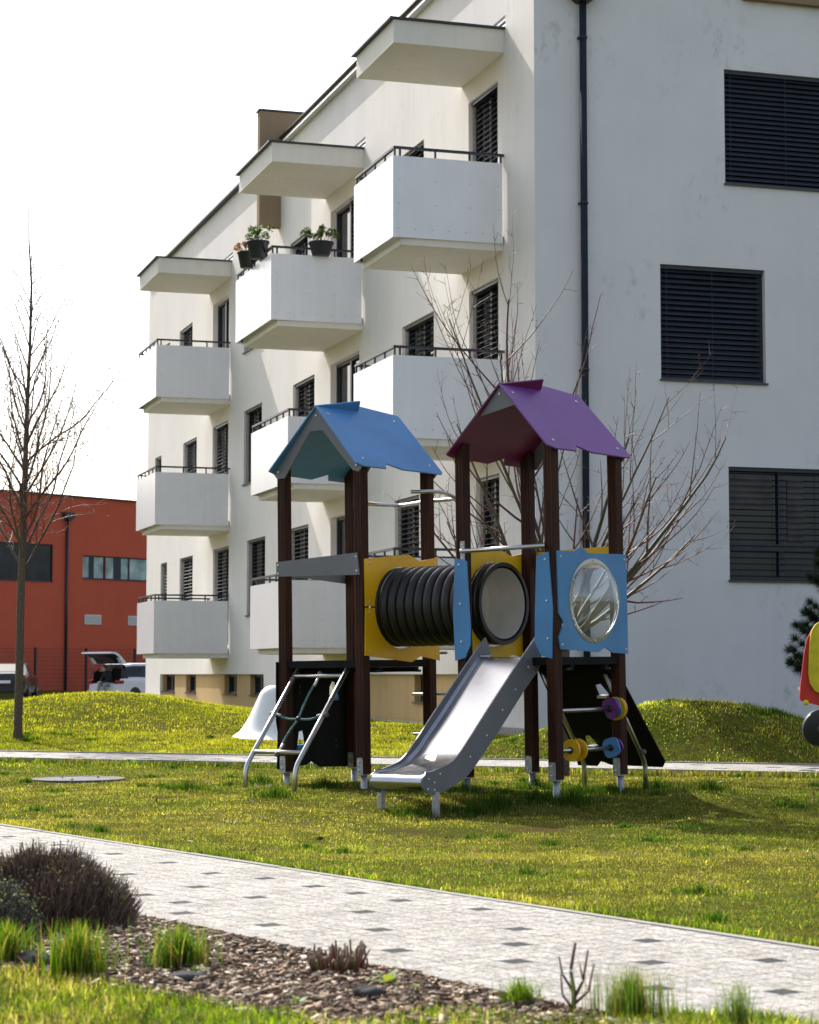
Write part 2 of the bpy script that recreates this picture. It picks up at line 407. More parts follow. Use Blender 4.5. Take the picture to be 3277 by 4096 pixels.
# ------------------------------------------------------------------ terrain
def sst(a, b, x): t = np.clip((x-a)/(b-a), 0, 1); return t*t*(3-2*t)
def hgt(x, y):
    x = np.asarray(x, float); y = np.asarray(y, float)
    b = .21*sst(25.5, 33, y-.35*np.minimum(x, 0)*0 + .35*np.clip(x, -6, 6))
    far = sst(62, 72, y)
    b = b*(1-far) + far*(-.2) + .35*sst(96, 106, y)
    m = .465*np.exp(-((x+5.2)**2)/(2*1.6**2) - ((y-36)**2)/(2*np.where(y < 36, 4.0, 5.0)**2))
    m += .42*np.exp(-((x+10.9)**2)/(2*2.0**2) - ((y-38)**2)/(2*4.0**2))
    m += .695*np.exp(-((x-3.26)**2)/(2*1.48**2) - ((y-24.5)**2)/(2*np.where(y < 24.5, 1.2, 1.4)**2))*sst(22.55-.42*(x-3.2), 23.9-.42*(x-3.2), y)
    m -= .105*sst(11.3, 13.2, y)*(1-sst(16.4, 17.2, y))*sst(-1.4, .1, x)
    n = .018*np.sin(x*1.7+y*.9)*np.sin(y*1.3-x*.6) + .010*np.sin(x*4.1+1)*np.sin(y*3.3+2)
    keep = sst(8, 10, np.hypot(x-.0, y*0+12)-0*y)  # small waves everywhere
    lay = sst(9.0, 12.0, y)*(1-sst(19.5, 21.5, y)) + sst(27, 29, y)*(1-sst(60, 62, y))
    return b + m + n*lay*.6

# paths -----------------------------------------------------------------
PA = np.array([-.69, 10.97]); PD = np.array([.5519, -.8339]); PN = np.array([-.8339, -.5519])   # near path: far edge, along, across (towards camera)
def nearp(x, y): return ((x-PA[0])*PD[0]+(y-PA[1])*PD[1], (x-PA[0])*PN[0]+(y-PA[1])*PN[1])
FA = np.array([-1.50, 24.72]); FD = np.array([.921, -.389]); FD /= np.linalg.norm(FD); FN = np.array([FD[1], -FD[0]])   # far path centre of far edge
def farp(x, y): return ((x-FA[0])*FD[0]+(y-FA[1])*FD[1], (x-FA[0])*FN[0]+(y-FA[1])*FN[1])
W_NEAR = 1.50; W_FAR = 1.75

def ground():
    xs = np.concatenate([-np.geomspace(400, 14, 40), np.arange(-13.5, 13.5, .15), np.geomspace(14, 400, 40)])
    ys = np.concatenate([[-60, -30, -10, -4, 0, 2], np.arange(3, 62, .15), np.arange(62.5, 112, 1.2), np.geomspace(114, 900, 30)])
    X, Y = np.meshgrid(xs, ys); Z = hgt(X, Y)
    n, a = nearp(X, Y); inp = (a > -.03) & (a < W_NEAR+.03)
    Z = np.where(inp & (Y < 30), Z-.03, Z)
    n, a = farp(X, Y); inp = (a > -.05) & (a < W_FAR+.05) & (Y < 45)
    Z = np.where(inp, np.minimum(Z, .0)-.06, Z)
    V = np.stack([X.ravel(), Y.ravel(), Z.ravel()], 1); nx = len(xs)
    i = np.arange(len(ys)-1)[:, None]*nx+np.arange(nx-1)[None]; i = i.ravel()
    F = np.stack([i, i+1, i+nx+1, i+nx], 1)
    o = np_mesh('ground', V, F, None, M_GROUND, smooth=True); tag(o, kind='structure')
ground()

def setts(name, s0, s1, w, A, Dv, Nv, zf, size, dark, kind='structure', rowjit=0):
    """paved strip: individual setts with sand joints"""
    V = []; F = []; C = []; MI = []
    ns = int((s1-s0)/size); nn = int(round(w/size)); sz = w/nn; gap = .0019
    cr = [( .0, .0), (1, 0), (1, 1), (0, 1)]
    for i in range(ns):
        for j in range(nn):
            isd = (i, j) in dark
            a0 = s0+i*size+gap; a1 = s0+(i+1)*size-gap; b0 = j*sz+gap; b1 = (j+1)*sz-gap
            dz = random.uniform(-.0004, .0004)
            col = random.uniform(.84, 1.06); cc = (col, col*random.uniform(.97, 1.0), col*random.uniform(.93, 1.0))
            base = len(V)
            q = [(a0, b0), (a1, b0), (a1, b1), (a0, b1)]
            cx_, cy_ = (a0+a1)/2, (b0+b1)/2
            for (sa, sb) in q:
                p = A+Dv*sa+Nv*sb; z = zf(p[0], p[1])-.002; V.append((p[0], p[1], z))
            for (sa, sb) in q:
                sa = cx_+(sa-cx_)*.995; sb = cy_+(sb-cy_)*.995
                p = A+Dv*sa+Nv*sb; z = zf(p[0], p[1])+dz; V.append((p[0], p[1], z))
            C += [tuple(x*.86 for x in cc)]*4+[cc]*4
            F += [(base+4, base+5, base+6, base+7)]
            MI += [1 if isd else 0]
    base = len(V)
    st = np.linspace(s0, s1, 40)
    for s_ in st:
        for b_ in (0, w):
            p = A+Dv*s_+Nv*b_; V.append((p[0], p[1], zf(p[0], p[1])-.0015)); C.append((1, 1, 1))
    for k in range(39): F.append((base+2*k, base+2*k+2, base+2*k+3, base+2*k+1)); MI.append(2)
    o = np_mesh(name, np.array(V), np.array(F), np.array(C), [M_PAVE, M_PAVED, M_JOINT], matidx=np.array(MI))
    tag(o, kind='structure'); return o
dk = [(-.57, .37), (.09, .43), (.47, .33), (-.06, .84), (.61, .82), (.81, 1.18), (1.17, 1.16), (1.25, .81), (1.58, 1.36), (2.18, 1.27), (-1.24, .35), (.89, .36), (1.26, .33), (1.65, .36), (1.98, .71), (2.13, .27), (2.5, .94), (2.78, .51), (3.18, .75), (3.58, 1.05), (3.04, 1.3), (3.33, .34), (3.86, .73), (4.0, .32), (4.54, .77), (4.25, 1.09), (4.92, 1.16)]
SZ = .0935
dark = set((int((s+8)/SZ), int(n/(W_NEAR/round(W_NEAR/SZ)))) for s, n in dk)
k = -7.6
while k < -1.6:
    for n in (.34, .82, 1.2):
        dark.add((int((k+8+random.uniform(-.1, .1))/SZ), int(n/SZ)))
    k += .62
k = 5.3
while k < 8: 
    for n in (.34, .8, 1.2): dark.add((int((k+8+random.uniform(-.1, .1))/SZ), int(n/SZ)))
    k += .6
setts('near_path', -8, 7.2, W_NEAR, PA, PD, PN, lambda x, y: .006, SZ, dark)
fdark = set((random.randrange(0, 190), random.randrange(2, 10)) for _ in range(70))
def farz(x, y): return .045
setts('far_path', -13, 15, W_FAR, FA, FD, FN, farz, .15, fdark)
def kerb(name, A, Dv, Nv, s0, s1, off, wd, z0, z1, seg=1.0):
    m = MB(); s_ = s0; 
    while s_ < s1:
        e = s_+seg-.006
        P = [A+Dv*a+Nv*b for a, b in ((s_, off), (e, off), (e, off+wd), (s_, off+wd))]
        zz = random.uniform(-.002, .002)
        m.add([(p[0], p[1], z0) for p in P]+[(p[0], p[1], z1+zz) for p in P], [(3, 2, 1, 0), (4, 5, 6, 7), (0, 1, 5, 4), (1, 2, 6, 5), (2, 3, 7, 6), (3, 0, 4, 7)])
        s_ += seg
    return tag(m.build(name, M_KERB), kind='structure')
kerb('path_kerb', PA, PD, PN, -8, 7.2, -.045, .042, -.1, .010)
kerb('path_kerb', PA, PD, PN, -8, 7.2, W_NEAR+.003, .055, -.1, .016)
kerb('path_kerb', FA, FD, FN, -13, 15, -.06, .057, -.1, .06)
kerb('path_kerb', FA, FD, FN, -13, 15, W_FAR+.003, .06, -.1, .06)
# parking area far behind
m = MB(); m.add([(-45, 70, 0), (30, 70, 0), (30, 101, 0), (-45, 101, 0)], [(0, 1, 2, 3)])
o = m.build('parking_area', M_ASPH); 
for v in o.data.vertices: v.co.z = float(hgt(v.co.x, 80))+.03
tag(o, kind='structure')
# planting bed soil
m = MB(); q = []
for s_, n_ in ((-3.2, W_NEAR+.06), (7.5, W_NEAR+.06), (7.5, 3.4), (-3.2, 3.4)):
    p = PA+PD*s_+PN*n_; q.append((p[0], p[1], .012))
m.add(q, [(0, 1, 2, 3)]); tag(m.build('planting_bed', M_SOIL), kind='structure')

# ------------------------------------------------------------------ grass
def blades(P, H, Wd, C, lean=.6, seg=2, curl=.6):
    """P (n,3) roots, H heights, Wd widths, C (n,3) colours -> V,F,C arrays"""
    n = len(P); th = rng.uniform(0, 2*np.pi, n); ln = np.abs(rng.normal(0, lean, n)).clip(0, 1.6)
    d = np.stack([np.cos(th), np.sin(th)], 1); tw = th+np.pi/2+rng.normal(0, .6, n)
    s = np.stack([np.cos(tw), np.sin(tw)], 1)
    Vs = []; Cs = []
    for k in range(seg+1):
        t = k/seg
        bend = ln*(t**(1+curl)); z = H*t*np.cos(bend*.8); r = H*t*np.sin(bend)
        w = Wd*(1-t**1.5)*.5+.0002
        c = P.copy(); c[:, 0] += d[:, 0]*r; c[:, 1] += d[:, 1]*r; c[:, 2] += z
        a = c.copy(); b = c.copy(); a[:, :2] -= s*w[:, None]; b[:, :2] += s*w[:, None]
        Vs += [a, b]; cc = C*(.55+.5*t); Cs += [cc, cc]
    V = np.stack(Vs, 1).reshape(-1, 3); Cc = np.stack(Cs, 1).reshape(-1, 3)
    base = np.arange(n)[:, None]*(2*(seg+1))
    F = np.concatenate([base+np.array([[2*k, 2*k+1, 2*k+3, 2*k+2]]) for k in range(seg)], 0)
    return V, F, Cc
def vnoise(x, y, sc, seed=0):
    r = np.random.default_rng(seed); g = r.random((64, 64))
    x = x*sc % 64; y = y*sc % 64; i = np.floor(x).astype(int); j = np.floor(y).astype(int); fx = x-i; fy = y-j
    fx = fx*fx*(3-2*fx); fy = fy*fy*(3-2*fy); i1 = (i+1) % 64; j1 = (j+1) % 64; i %= 64; j %= 64
    return (g[i, j]*(1-fx)+g[i1, j]*fx)*(1-fy)+(g[i, j1]*(1-fx)+g[i1, j1]*fx)*fy
def grass_cols(x, y, dry=.5):
    n = len(x)
    patch = .5*vnoise(x, y, .55, 1)+.3*vnoise(x, y, 1.7, 2)+.2*vnoise(x, y, 4.5, 3)
    g1 = np.array([.095, .138, .009]); g2 = np.array([.195, .180, .014]); g3 = np.array([.30, .26, .11]); g4 = np.array([.045, .095, .006])
    u = rng.random(n); C = np.empty((n, 3))
    pg = np.clip((patch-.32)*3.0, 0, 1)            # 1 = greener
    C[:] = g2*(1-pg[:, None])+g1*pg[:, None]
    st = u < dry*(1-pg)*.6+.10; C[st] = g3
    dg = u > 1-.18*pg-.04; C[dg] = g4
    C *= rng.uniform(.25, 1.0, (n, 1))**1.2*2.1*(.50+.62*vnoise(x, y, 9, 12)+.55*vnoise(x, y, 21, 13))[:, None]*(.82+.44*vnoise(x, y, 2.3, 14))[:, None]; return C*1.28
GX = []
def lawn():
    Vs = []; Fs = []; Cs = []; off = 0
    def put(P, H, Wd, C, **k):
        nonlocal off
        V, F, Cc = blades(P, H, Wd, C, **k); Vs.append(V); Fs.append(F+off); Cs.append(Cc); off += len(V)
    def sample(n, y0, y1, mx=1.38):
        y = np.sqrt(rng.uniform(y0**2, y1**2, n)); x = rng.uniform(-1, 1, n)*(.1943*y*mx+.5); return x, y
    SH = np.array([(1.02, 17.1), (0.45, 17.8), (1.7, 17.9), (1.1, 18.55), (-.05, 18.2), (-.75, 18.8), (-1.35, 19.2), (-.2, 19.3), (.0, 16.3), (.5, 16.6), (-1.9, 18.2), (-1.1, 17.4), (2.2, 18.8), (1.3, 17.0), (.7, 16.9), (1.4, 17.6), (2.55, 18.1)])
    bands = [(7.0, 10.5, 170000, .75), (10.5, 14.5, 260000, .9), (14.5, 22.5, 270000, 1.25), (22.5, 30, 190000, 1.9), (30, 42, 130000, 2.8)]
    for y0, y1, n, ws in bands:
        n = int(n*1.17)
        x, y = sample(n, y0, y1)
        s_, a = nearp(x, y); s2, a2 = farp(x, y)
        ok = (a < -.05) & ~((a2 > -.06) & (a2 < W_FAR+.06))
        ok &= ~(((x+3.13)**2+(y-20.08)**2) < .47**2)
        dens = np.clip(.15+1.3*vnoise(x, y, 3.3, 5)*(.5+vnoise(x, y, 8, 25)), .15, 1)
        ok &= rng.random(n) < dens
        for px_, py_, r_ in WORN: ok &= ~((np.hypot((x-px_)/r_, (y-py_)/(r_*.8))+.9*vnoise(x, y, 5, 21) < 1.0) & (rng.random(n) < .93))
        # not inside the building
        ca, sa = math.cos(R(17.4)), math.sin(R(17.4)); u = (x-1.777)*(-sa)+(y-29.5)*ca; v = (x-1.777)*ca+(y-29.5)*sa
        ok &= ~((u > -.05) & (v > -.05))
        x = x[ok]; y = y[ok]; n = len(x)
        H = rng.uniform(.005, .015, n)*(.45+1.7*vnoise(x, y, 6.5, 8)**1.5+.6*vnoise(x, y, 1.1, 18))*(1+.15*(ws-1))
        if y0 > 22: H *= 1.7
        mnd = np.exp(-((x-3.2)/1.8)**2-((y-23.8)/1.3)**2) if y0 > 22 else 0*x
        C = grass_cols(x, y)
        C *= (1+.8*mnd)[:, None]  # right mound blades brightened, sunlight on its slope put into the colour
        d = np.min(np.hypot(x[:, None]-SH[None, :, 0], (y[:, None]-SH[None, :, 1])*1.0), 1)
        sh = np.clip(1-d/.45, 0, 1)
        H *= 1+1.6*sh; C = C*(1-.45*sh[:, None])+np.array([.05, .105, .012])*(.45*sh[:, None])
        # greener ring at the young tree
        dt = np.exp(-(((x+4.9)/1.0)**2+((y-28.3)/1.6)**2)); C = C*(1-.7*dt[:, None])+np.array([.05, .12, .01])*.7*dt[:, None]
        farc = sst(24, 29, y)[:, None]; C = C*(1+.3*farc)*(1-farc*.55)+np.array([.44, .43, .006])*(farc*.55)  # far blades painted brighter and yellower, as if sunlit from behind
        P = np.stack([x, y, hgt(x, y)-.003], 1)
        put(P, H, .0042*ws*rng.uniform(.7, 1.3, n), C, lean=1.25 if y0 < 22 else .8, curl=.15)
        q = rng.random(n) < .16; P2 = P[q]+np.array([0, 0, .006]); k2 = len(P2)
        put(P2, rng.uniform(.012, .035, k2), .0028*ws*rng.uniform(.6, 1.2, k2), np.array([.38, .32, .15])*rng.uniform(.25, 1.15, (k2, 1)), lean=1.5, curl=.05)
    # tall tufts round the posts
    for cx_, cy_ in SH:
        n = 380; r = np.abs(rng.normal(0, .17, n)); t = rng.uniform(0, 6.28, n); x = cx_+r*np.cos(t); y = cy_+r*np.sin(t)
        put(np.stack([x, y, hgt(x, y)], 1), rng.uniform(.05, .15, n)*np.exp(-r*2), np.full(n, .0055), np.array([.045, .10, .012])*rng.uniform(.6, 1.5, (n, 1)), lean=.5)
    # scattered taller clumps in the lawn
    for _ in range(170):
        x0, y0 = sample(1, 8.5, 30); x0 = x0[0]; y0 = y0[0]
        s_, a = nearp(x0, y0); s2, a2 = farp(x0, y0)
        if a > -.12 or (-.1 < a2 < W_FAR+.1): continue
        n = 90; r = np.abs(rng.normal(0, random.uniform(.04, .13), n)); t = rng.uniform(0, 6.28, n); x = x0+r*np.cos(t); y = y0+r*np.sin(t)
        okk = nearp(x, y)[1] < -.06; x = x[okk]; y = y[okk]; n = len(x); r = r[okk]
        put(np.stack([x, y, hgt(x, y)], 1), rng.uniform(.03, .06, n)*np.exp(-r*3), np.full(n, .005*(1+y0/20)), np.array([.05, .115, .012])*rng.uniform(.6, 1.6, (n, 1)), lean=.7)
    for cx_, cy_, rad in ((2.35, 10.05, .16), (2.6, 10.0, .12), (3.4, 11.9, .25), (1.9, 23.0, .2), (4.2, 24.2, .25)):
        n = 500; r = np.abs(rng.normal(0, rad, n)); t = rng.uniform(0, 6.28, n); x = cx_+r*np.cos(t); y = cy_+r*np.sin(t)*.6
        put(np.stack([x, y, hgt(x, y)], 1), rng.uniform(.04, .09, n), np.full(n, .005), np.array([.05, .12, .012])*rng.uniform(.6, 1.6, (n, 1)), lean=.7)
    # edge fringe along path
    n = 9000; s_ = rng.uniform(-6, 6.5, n); a = -.06-np.abs(rng.normal(0, .05, n)); p = PA+PD*s_[:, None]+PN*a[:, None]
    put(np.column_stack([p, np.full(n, .0)]), rng.uniform(.01, .045, n), np.full(n, .0042), grass_cols(p[:, 0], p[:, 1], .6), lean=1.0)
    n = 12000; s_ = rng.uniform(-10, 10, n); a = W_FAR+.06+np.abs(rng.normal(0, .08, n)); p = FA+FD*s_[:, None]+FN*a[:, None]
    put(np.column_stack([p, hgt(p[:, 0], p[:, 1])]), rng.uniform(.03, .09, n), np.full(n, .007), grass_cols(p[:, 0], p[:, 1], .4), lean=.9)
    V = np.concatenate(Vs); F = np.concatenate(Fs); C = np.concatenate(Cs)
    o = np_mesh('lawn_grass', V, F, C, M_GRASS)
    tag(o, 'short olive green lawn grass with straw coloured patches around the play tower', 'grass', kind='stuff')
lawn()
def foreground_grass():
    Vs = []; Fs = []; Cs = []; off = 0
    def put(P, H, Wd, C, **k):
        nonlocal off
        V, F, Cc = blades(P, H, Wd, C, **k); Vs.append(V); Fs.append(F+off); Cs.append(Cc); off += len(V)
    n = 170000; x = rng.uniform(-2.2, 1.9, n); y = rng.uniform(5.2, 7.9, n)
    # lawn edge follows a line from lower right to upper left; the bed lies beyond it
    edge = np.where(x < -.3, 5.86-1.0*x, 6.16+.1*np.sin(x*9))+.16*(vnoise(x, y*0, 6.5, 9)-.5)
    ok = y < edge
    x, y = x[ok], y[ok]; n = len(x)
    C = grass_cols(x+20, y, 1.0)*np.array([1.0, .98, 1.1]); 
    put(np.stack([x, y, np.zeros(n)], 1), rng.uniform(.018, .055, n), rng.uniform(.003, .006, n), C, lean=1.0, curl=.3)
    V = np.concatenate(Vs); F = np.concatenate(Fs); C = np.concatenate(Cs)
    o = np_mesh('verge_grass', V, F, C, M_GRASS)
    tag(o, 'blurred yellow green grass at the bottom edge in front of the bark mulch bed', 'grass', kind='stuff')
foreground_grass()

def chips():
    n = 32000; V = []; F = []; C = []
    cnt = 0
    pal = [(.26, .16, .10), (.42, .28, .18), (.12, .07, .045), (.52, .40, .28), (.28, .23, .19), (.07, .045, .03), (.68, .57, .43), (.17, .10, .065)]
    for _ in range(n):
        s_ = random.uniform(-3.1, 5.8); a = W_NEAR+.09+random.random()**1.1*1.6
        p = PA+PD*s_+PN*a
        if p[1] < 5.4 or abs(p[0]) > .2*p[1]+1.2: continue
        if p[1] < (5.76-p[0] if p[0] < -.3 else 5.95): continue
        l = random.uniform(.005, .018)*(1.8 if random.random() < .10 else 1); w = l*random.uniform(.12, .55); h = random.uniform(.0008, .003)
        M = Matrix.Translation((p[0], p[1], .014+random.random()*.016)) @ Euler((random.gauss(0, .2), random.gauss(0, .2), random.uniform(0, 6.28))).to_matrix().to_4x4()
        q = [(-l, -w*random.uniform(.5, 1)), (l*random.uniform(.6, 1), -w), (l, w*random.uniform(.4, 1)), (-l*random.uniform(.5, 1), w)]
        b = len(V); V += [M @ Vector((x, y, -h)) for x, y in q]+[M @ Vector((x, y, h)) for x, y in q]
        F += [(b+3, b+2, b+1, b), (b+4, b+5, b+6, b+7), (b, b+1, b+5, b+4), (b+1, b+2, b+6, b+5), (b+2, b+3, b+7, b+6), (b+3, b, b+4, b+7)]
        c = random.choice(pal); k = random.uniform(.6, 1.25); C += [tuple(x*k for x in c)]*8
    o = np_mesh('bark_mulch', np.array([tuple(v) for v in V]), np.array(F), np.array(C), M_CHIP)
    tag(o, 'brown and grey bark mulch covering the planting bed beside the paved path', 'mulch', kind='stuff')
chips()
def litter():
    V = []; F = []; C = []
    pal = [(.35, .24, .14), (.20, .11, .06), (.55, .50, .42), (.12, .08, .05), (.30, .10, .06)]
    for _ in range(420):
        y = math.sqrt(random.uniform(8**2, 23**2)); x = random.uniform(-1, 1)*(.2*y+.3)
        s_, a = nearp(x, y)
        if a > -.04 and random.random() > .04: continue
        s2, a2 = farp(x, y)
        if -.1 < a2 < W_FAR+.1: continue
        l = random.uniform(.008, .028); w = l*random.uniform(.15, .7)
        M = Matrix.Translation((x, y, float(hgt(x, y))+.02)) @ Euler((random.gauss(0, .5), random.gauss(0, .5), random.uniform(0, 6.28))).to_matrix().to_4x4()
        b = len(V); V += [M @ Vector(p) for p in ((-l, 0, 0), (0, -w, .004), (l, 0, 0), (0, w, .005))]
        F.append((b, b+1, b+2, b+3)); c = random.choice(pal); C += [c]*4
    o = np_mesh('fallen_leaves', np.array([tuple(v) for v in V]), np.array(F), np.array(C), M_CHIP)
    tag(o, 'small dry leaves and bits scattered over the lawn', 'leaves', kind='stuff')
litter()

# ------------------------------------------------------------------ white apartment building (local x = along end wall, y = along the long facade, z up)
AB = R(17.4)
BM = Matrix.Translation((1.777, 29.5, 0)) @ Matrix.Rotation(AB, 4, 'Z')
bld = empty('apartment_building', BM, 'cream four storey apartment building with white balconies and dark blinds', 'building')
UL, VL, ZT = 30.35, 13.0, 12.1
def wall_holes(mb, axis, pos, a0, a1, z0, z1, holes, depth, mi=0, inward=1, rmi=None):
    """wall rectangle with rectangular openings and their reveals. axis 0: plane x=pos spanned by y; axis 1: plane y=pos spanned by x"""
    A = sorted(set([a0, a1]+[h[i] for h in holes for i in (0, 1)])); Z = sorted(set([z0, z1]+[h[i] for h in holes for i in (2, 3)]))
    def P(a, z, d=0): return (pos+d*inward, a, z) if axis == 0 else (a, pos+d*inward, z)
    for i in range(len(A)-1):
        for j in range(len(Z)-1):
            ca, cz = (A[i]+A[i+1])/2, (Z[j]+Z[j+1])/2
            if any(h[0] < ca < h[1] and h[2] < cz < h[3] for h in holes): continue
            mb.add([P(A[i], Z[j]), P(A[i+1], Z[j]), P(A[i+1], Z[j+1]), P(A[i], Z[j+1])], [(0, 1, 2, 3)], mi)
    for (h0, h1, k0, k1) in [h[:4] for h in holes]:
        c = [(h0, k0), (h1, k0), (h1, k1), (h0, k1)]
        for q in range(4):
            (p0, q0), (p1, q1) = c[q], c[(q+1) % 4]
            mb.add([P(p0, q0), P(p1, q1), P(p1, q1, depth), P(p0, q0, depth)], [(0, 1, 2, 3)], mi if rmi is None else rmi)
HD = (9.86, 6.89, 3.96)
def win(u0, u1, hd, h): return (u0, u1, hd-h, hd)
DOORS = [(1.53, 2.87, 9.86), (1.53, 2.86, 6.89), (1.51, 2.56, 3.96), (9.05, 11.02, 9.86), (9.0, 11.0, 6.89), (9.0, 10.96, 3.96), (20.0, 21.77, 9.85), (20.0, 21.73, 6.89), (19.85, 21.58, 3.95)]
WINS = [(5.14, 6.75, 9.86), (4.62, 6.37, 6.89), (5.41, 6.80, 3.96), (12.75, 14.2, 9.86), (12.19, 13.91, 6.89), (12.62, 14.2, 3.96), (24.23, 25.89, 9.86), (27.2, 28.0, 9.8), (23.59, 25.31, 6.88), (28.28, 29.21, 6.88), (23.98, 25.64, 3.95), (27.36, 28.24, 3.95), (16.75, 18.4, 9.86), (16.64, 18.37, 6.88), (16.27, 18.0, 3.95)]
ATTIC = [(1.18, 2.9), (8.62, 10.9), (19.6, 21.9)]
fac_holes = [win(a, b, h, 2.28) for a, b, h in DOORS]+[win(a, b, h, 1.66) for a, b, h in WINS]+[(a, b, 10.60, 10.76) for a, b in ATTIC]
PL = [(26.52, 28.18), (23.79, 25.05), (19.24, 20.54), (16.63, 17.91), (5.22, 5.89)]
mb = MB()
# facade: above plinth; plinth zones are recessed
wall_holes(mb, 0, 0, 0, UL, 1.0, ZT, fac_holes, .17)
PZ = [(16.35, 28.2), (3.3, 8.8)]
zs = [0]+sorted([z for p in PZ for z in p])+[UL]
for i in range(0, len(zs), 2): mb.add([(0, zs[i], -.6), (0, zs[i+1], -.6), (0, zs[i+1], 1.0), (0, zs[i], 1.0)], [(0, 1, 2, 3)])
for a, b in PZ:
    mb.add([(0, a, 1), (0, b, 1), (.07, b, 1), (.07, a, 1)], [(0, 1, 2, 3)])
    for e in (a, b): mb.add([(0, e, -.6), (.07, e, -.6), (.07, e, 1), (0, e, 1)], [(0, 1, 2, 3)])
# far end wall, back and roof
mb.add([(0, UL, -.6), (VL, UL, -.6), (VL, UL, ZT), (0, UL, ZT)], [(0, 1, 2, 3)])
mb.add([(VL, 0, -.6), (VL, UL, -.6), (VL, UL, ZT), (VL, 0, ZT)], [(0, 1, 2, 3)])
mb.add([(0, 0, ZT-.1), (VL, 0, ZT-.1), (VL, UL, ZT-.1), (0, UL, ZT-.1)], [(0, 1, 2, 3)])
mb.build('facade', M_WALL, bld, fix=False)
EW = [(2.98, 5.0, 8.16, 9.87), (1.93, 3.60, 5.23, 6.91), (2.98, 5.3, 2.35, 4.0), (8, 9.6, 8.16, 9.87), (8, 9.6, 5.23, 6.91), (8, 9.6, 2.35, 4.0)]
mb = MB(); wall_holes(mb, 1, 0, 0, VL, -.6, ZT, EW, .14); mb.build('end_wall', M_END, bld, fix=False)
for i, (a, b) in enumerate(PZ):
    mb = MB(); wall_holes(mb, 0, .07, a, b, -.6, 1.0, [(w0, w1, .54, .995) for w0, w1 in PL if a < w0 < b], .16); mb.build('plinth', M_PLINTH, bld, fix=False)
# roof edge: thin cap, bright strip, set back attic parapet
mb = MB(); mb.box(-.13, .35, 15.25, UL+.1, 12.08, 12.13); mb.box(-.13, .35, -.1, 14.95, 12.05, 12.085, 1)
mb.box(.0, .3, -.02, 14.95, 12.09, 12.27, 2); mb.box(-.06, .36, -.08, 14.97, 12.275, 12.30, 0)
mb.box(-.1, VL+.1, -.13, .3, 12.31, 12.35); mb.box(-.13, .35, UL+.1, UL+.15, 12.05, 12.13)
mb.build('roof_edge', [M_DARK, M_ALU, M_FIN], bld)
# brown fin standing through the roof and brown box on the end wall
mb = MB(); mb.box(-.47, .9, 15.0, 15.22, 10.39, 12.85); o = mb.build('fin', M_FIN, bld)
mb = MB(); mb.box(-.5, .95, 14.97, 15.25, 12.853, 12.89); mb.build('fin_cap', M_DARK, o)
mb = MB(); mb.box(3.29, 7.0, -.12, -.003, 10.93, 12.9); mb.build('bay', M_FIN, bld, )

def blind(mb, axis, pos, a0, a1, z0, z1, pitch, tilt, w=.06):
    n = int((z1-z0)/pitch); c, s = math.cos(tilt)*w/2, math.sin(tilt)*w/2
    for i in range(n):
        z = z1-.03-pitch*(i+.5)
        p = [(pos-c, z-s), (pos+c, z+s), (pos+c*.95, z+s+.003), (pos-c*.95, z-s+.003)]
        P = lambda d, zz, a: (d, a, zz) if axis == 0 else (a, d, zz)
        vs = [P(d, zz, a) for a in (a0+.015, a1-.015) for d, zz in p]
        mb.add(vs, [(0, 1, 2, 3), (7, 6, 5, 4), (0, 4, 5, 1), (1, 5, 6, 2), (2, 6, 7, 3), (3, 7, 4, 0)])
    bx = (lambda a, b, z0_, z1_, d0=pos-.035, d1=pos+.035: (d0, d1, a, b, z0_, z1_) if axis == 0 else (a, b, d0, d1, z0_, z1_))
    mb.box(*bx(a0+.01, a1-.01, z0+.005, z0+.03)); mb.box(*bx(a0+.005, a1-.005, z1-.05, z1-.002))
    k = max(2, int((a1-a0)/.75)+1)
    for j in range(k):
        a = a0+.1+(a1-a0-.2)*j/(k-1); mb.box(*bx(a-.003, a+.003, z0+.02, z1-.04, pos-.04, pos-.034))
def window(axis, wallpos, a0, a1, z0, z1, parent, bl=None, closed=.62, sill=True, mull=(.5,), pitch=.078, rev=.17, slat=None, frame=M_DARK, glassm=None, drop=0, transom=None):
    """frame > pane(s), blind, sill; wallpos = outer wall plane; openings recess towards +"""
    bx = (lambda a, b, zz0, zz1, d0, d1: (d0, d1, a, b, zz0, zz1) if axis == 0 else (a, b, d0, d1, zz0, zz1))
    d = wallpos+rev; f = MB(); t = .055
    f.box(*bx(a0, a1, z0, z0+t, d-.05, d+.03)); f.box(*bx(a0, a1, z1-t, z1, d-.05, d+.03))
    f.box(*bx(a0, a0+t, z0+t, z1-t, d-.05, d+.03)); f.box(*bx(a1-t, a1, z0+t, z1-t, d-.05, d+.03))
    xs = [a0+t]
    for q in mull:
        c = a0+(a1-a0)*q; f.box(*bx(c-.045, c+.045, z0+t, z1-t, d-.048, d+.028)); xs += [c-.045, c+.045]
    xs.append(a1-t)
    if transom:
        f.box(*bx(a0+t, a1-t, transom-.05, transom+.05, d-.052, d+.02))
    fr = f.build('window', frame, parent)
    for i in range(0, len(xs), 2):
        g = MB(); g.box(*bx(xs[i], xs[i+1], z0+t, z1-t, d, d+.012)); g.build('pane', glassm or M_GLASS, fr)
    if bl is not None:
        b = MB(); blind(b, axis, wallpos+.075, a0+.012, a1-.012, z0+.01+drop, z1-.004, pitch, bl); b.build('blind', slat or M_SLAT, fr)
    if sill:
        s_ = MB(); s_.box(*bx(a0-.02, a1+.02, z0-.022, z0+.004, wallpos-.045, wallpos+rev-.06)); s_.build('sill', M_SILL, fr)
    return fr
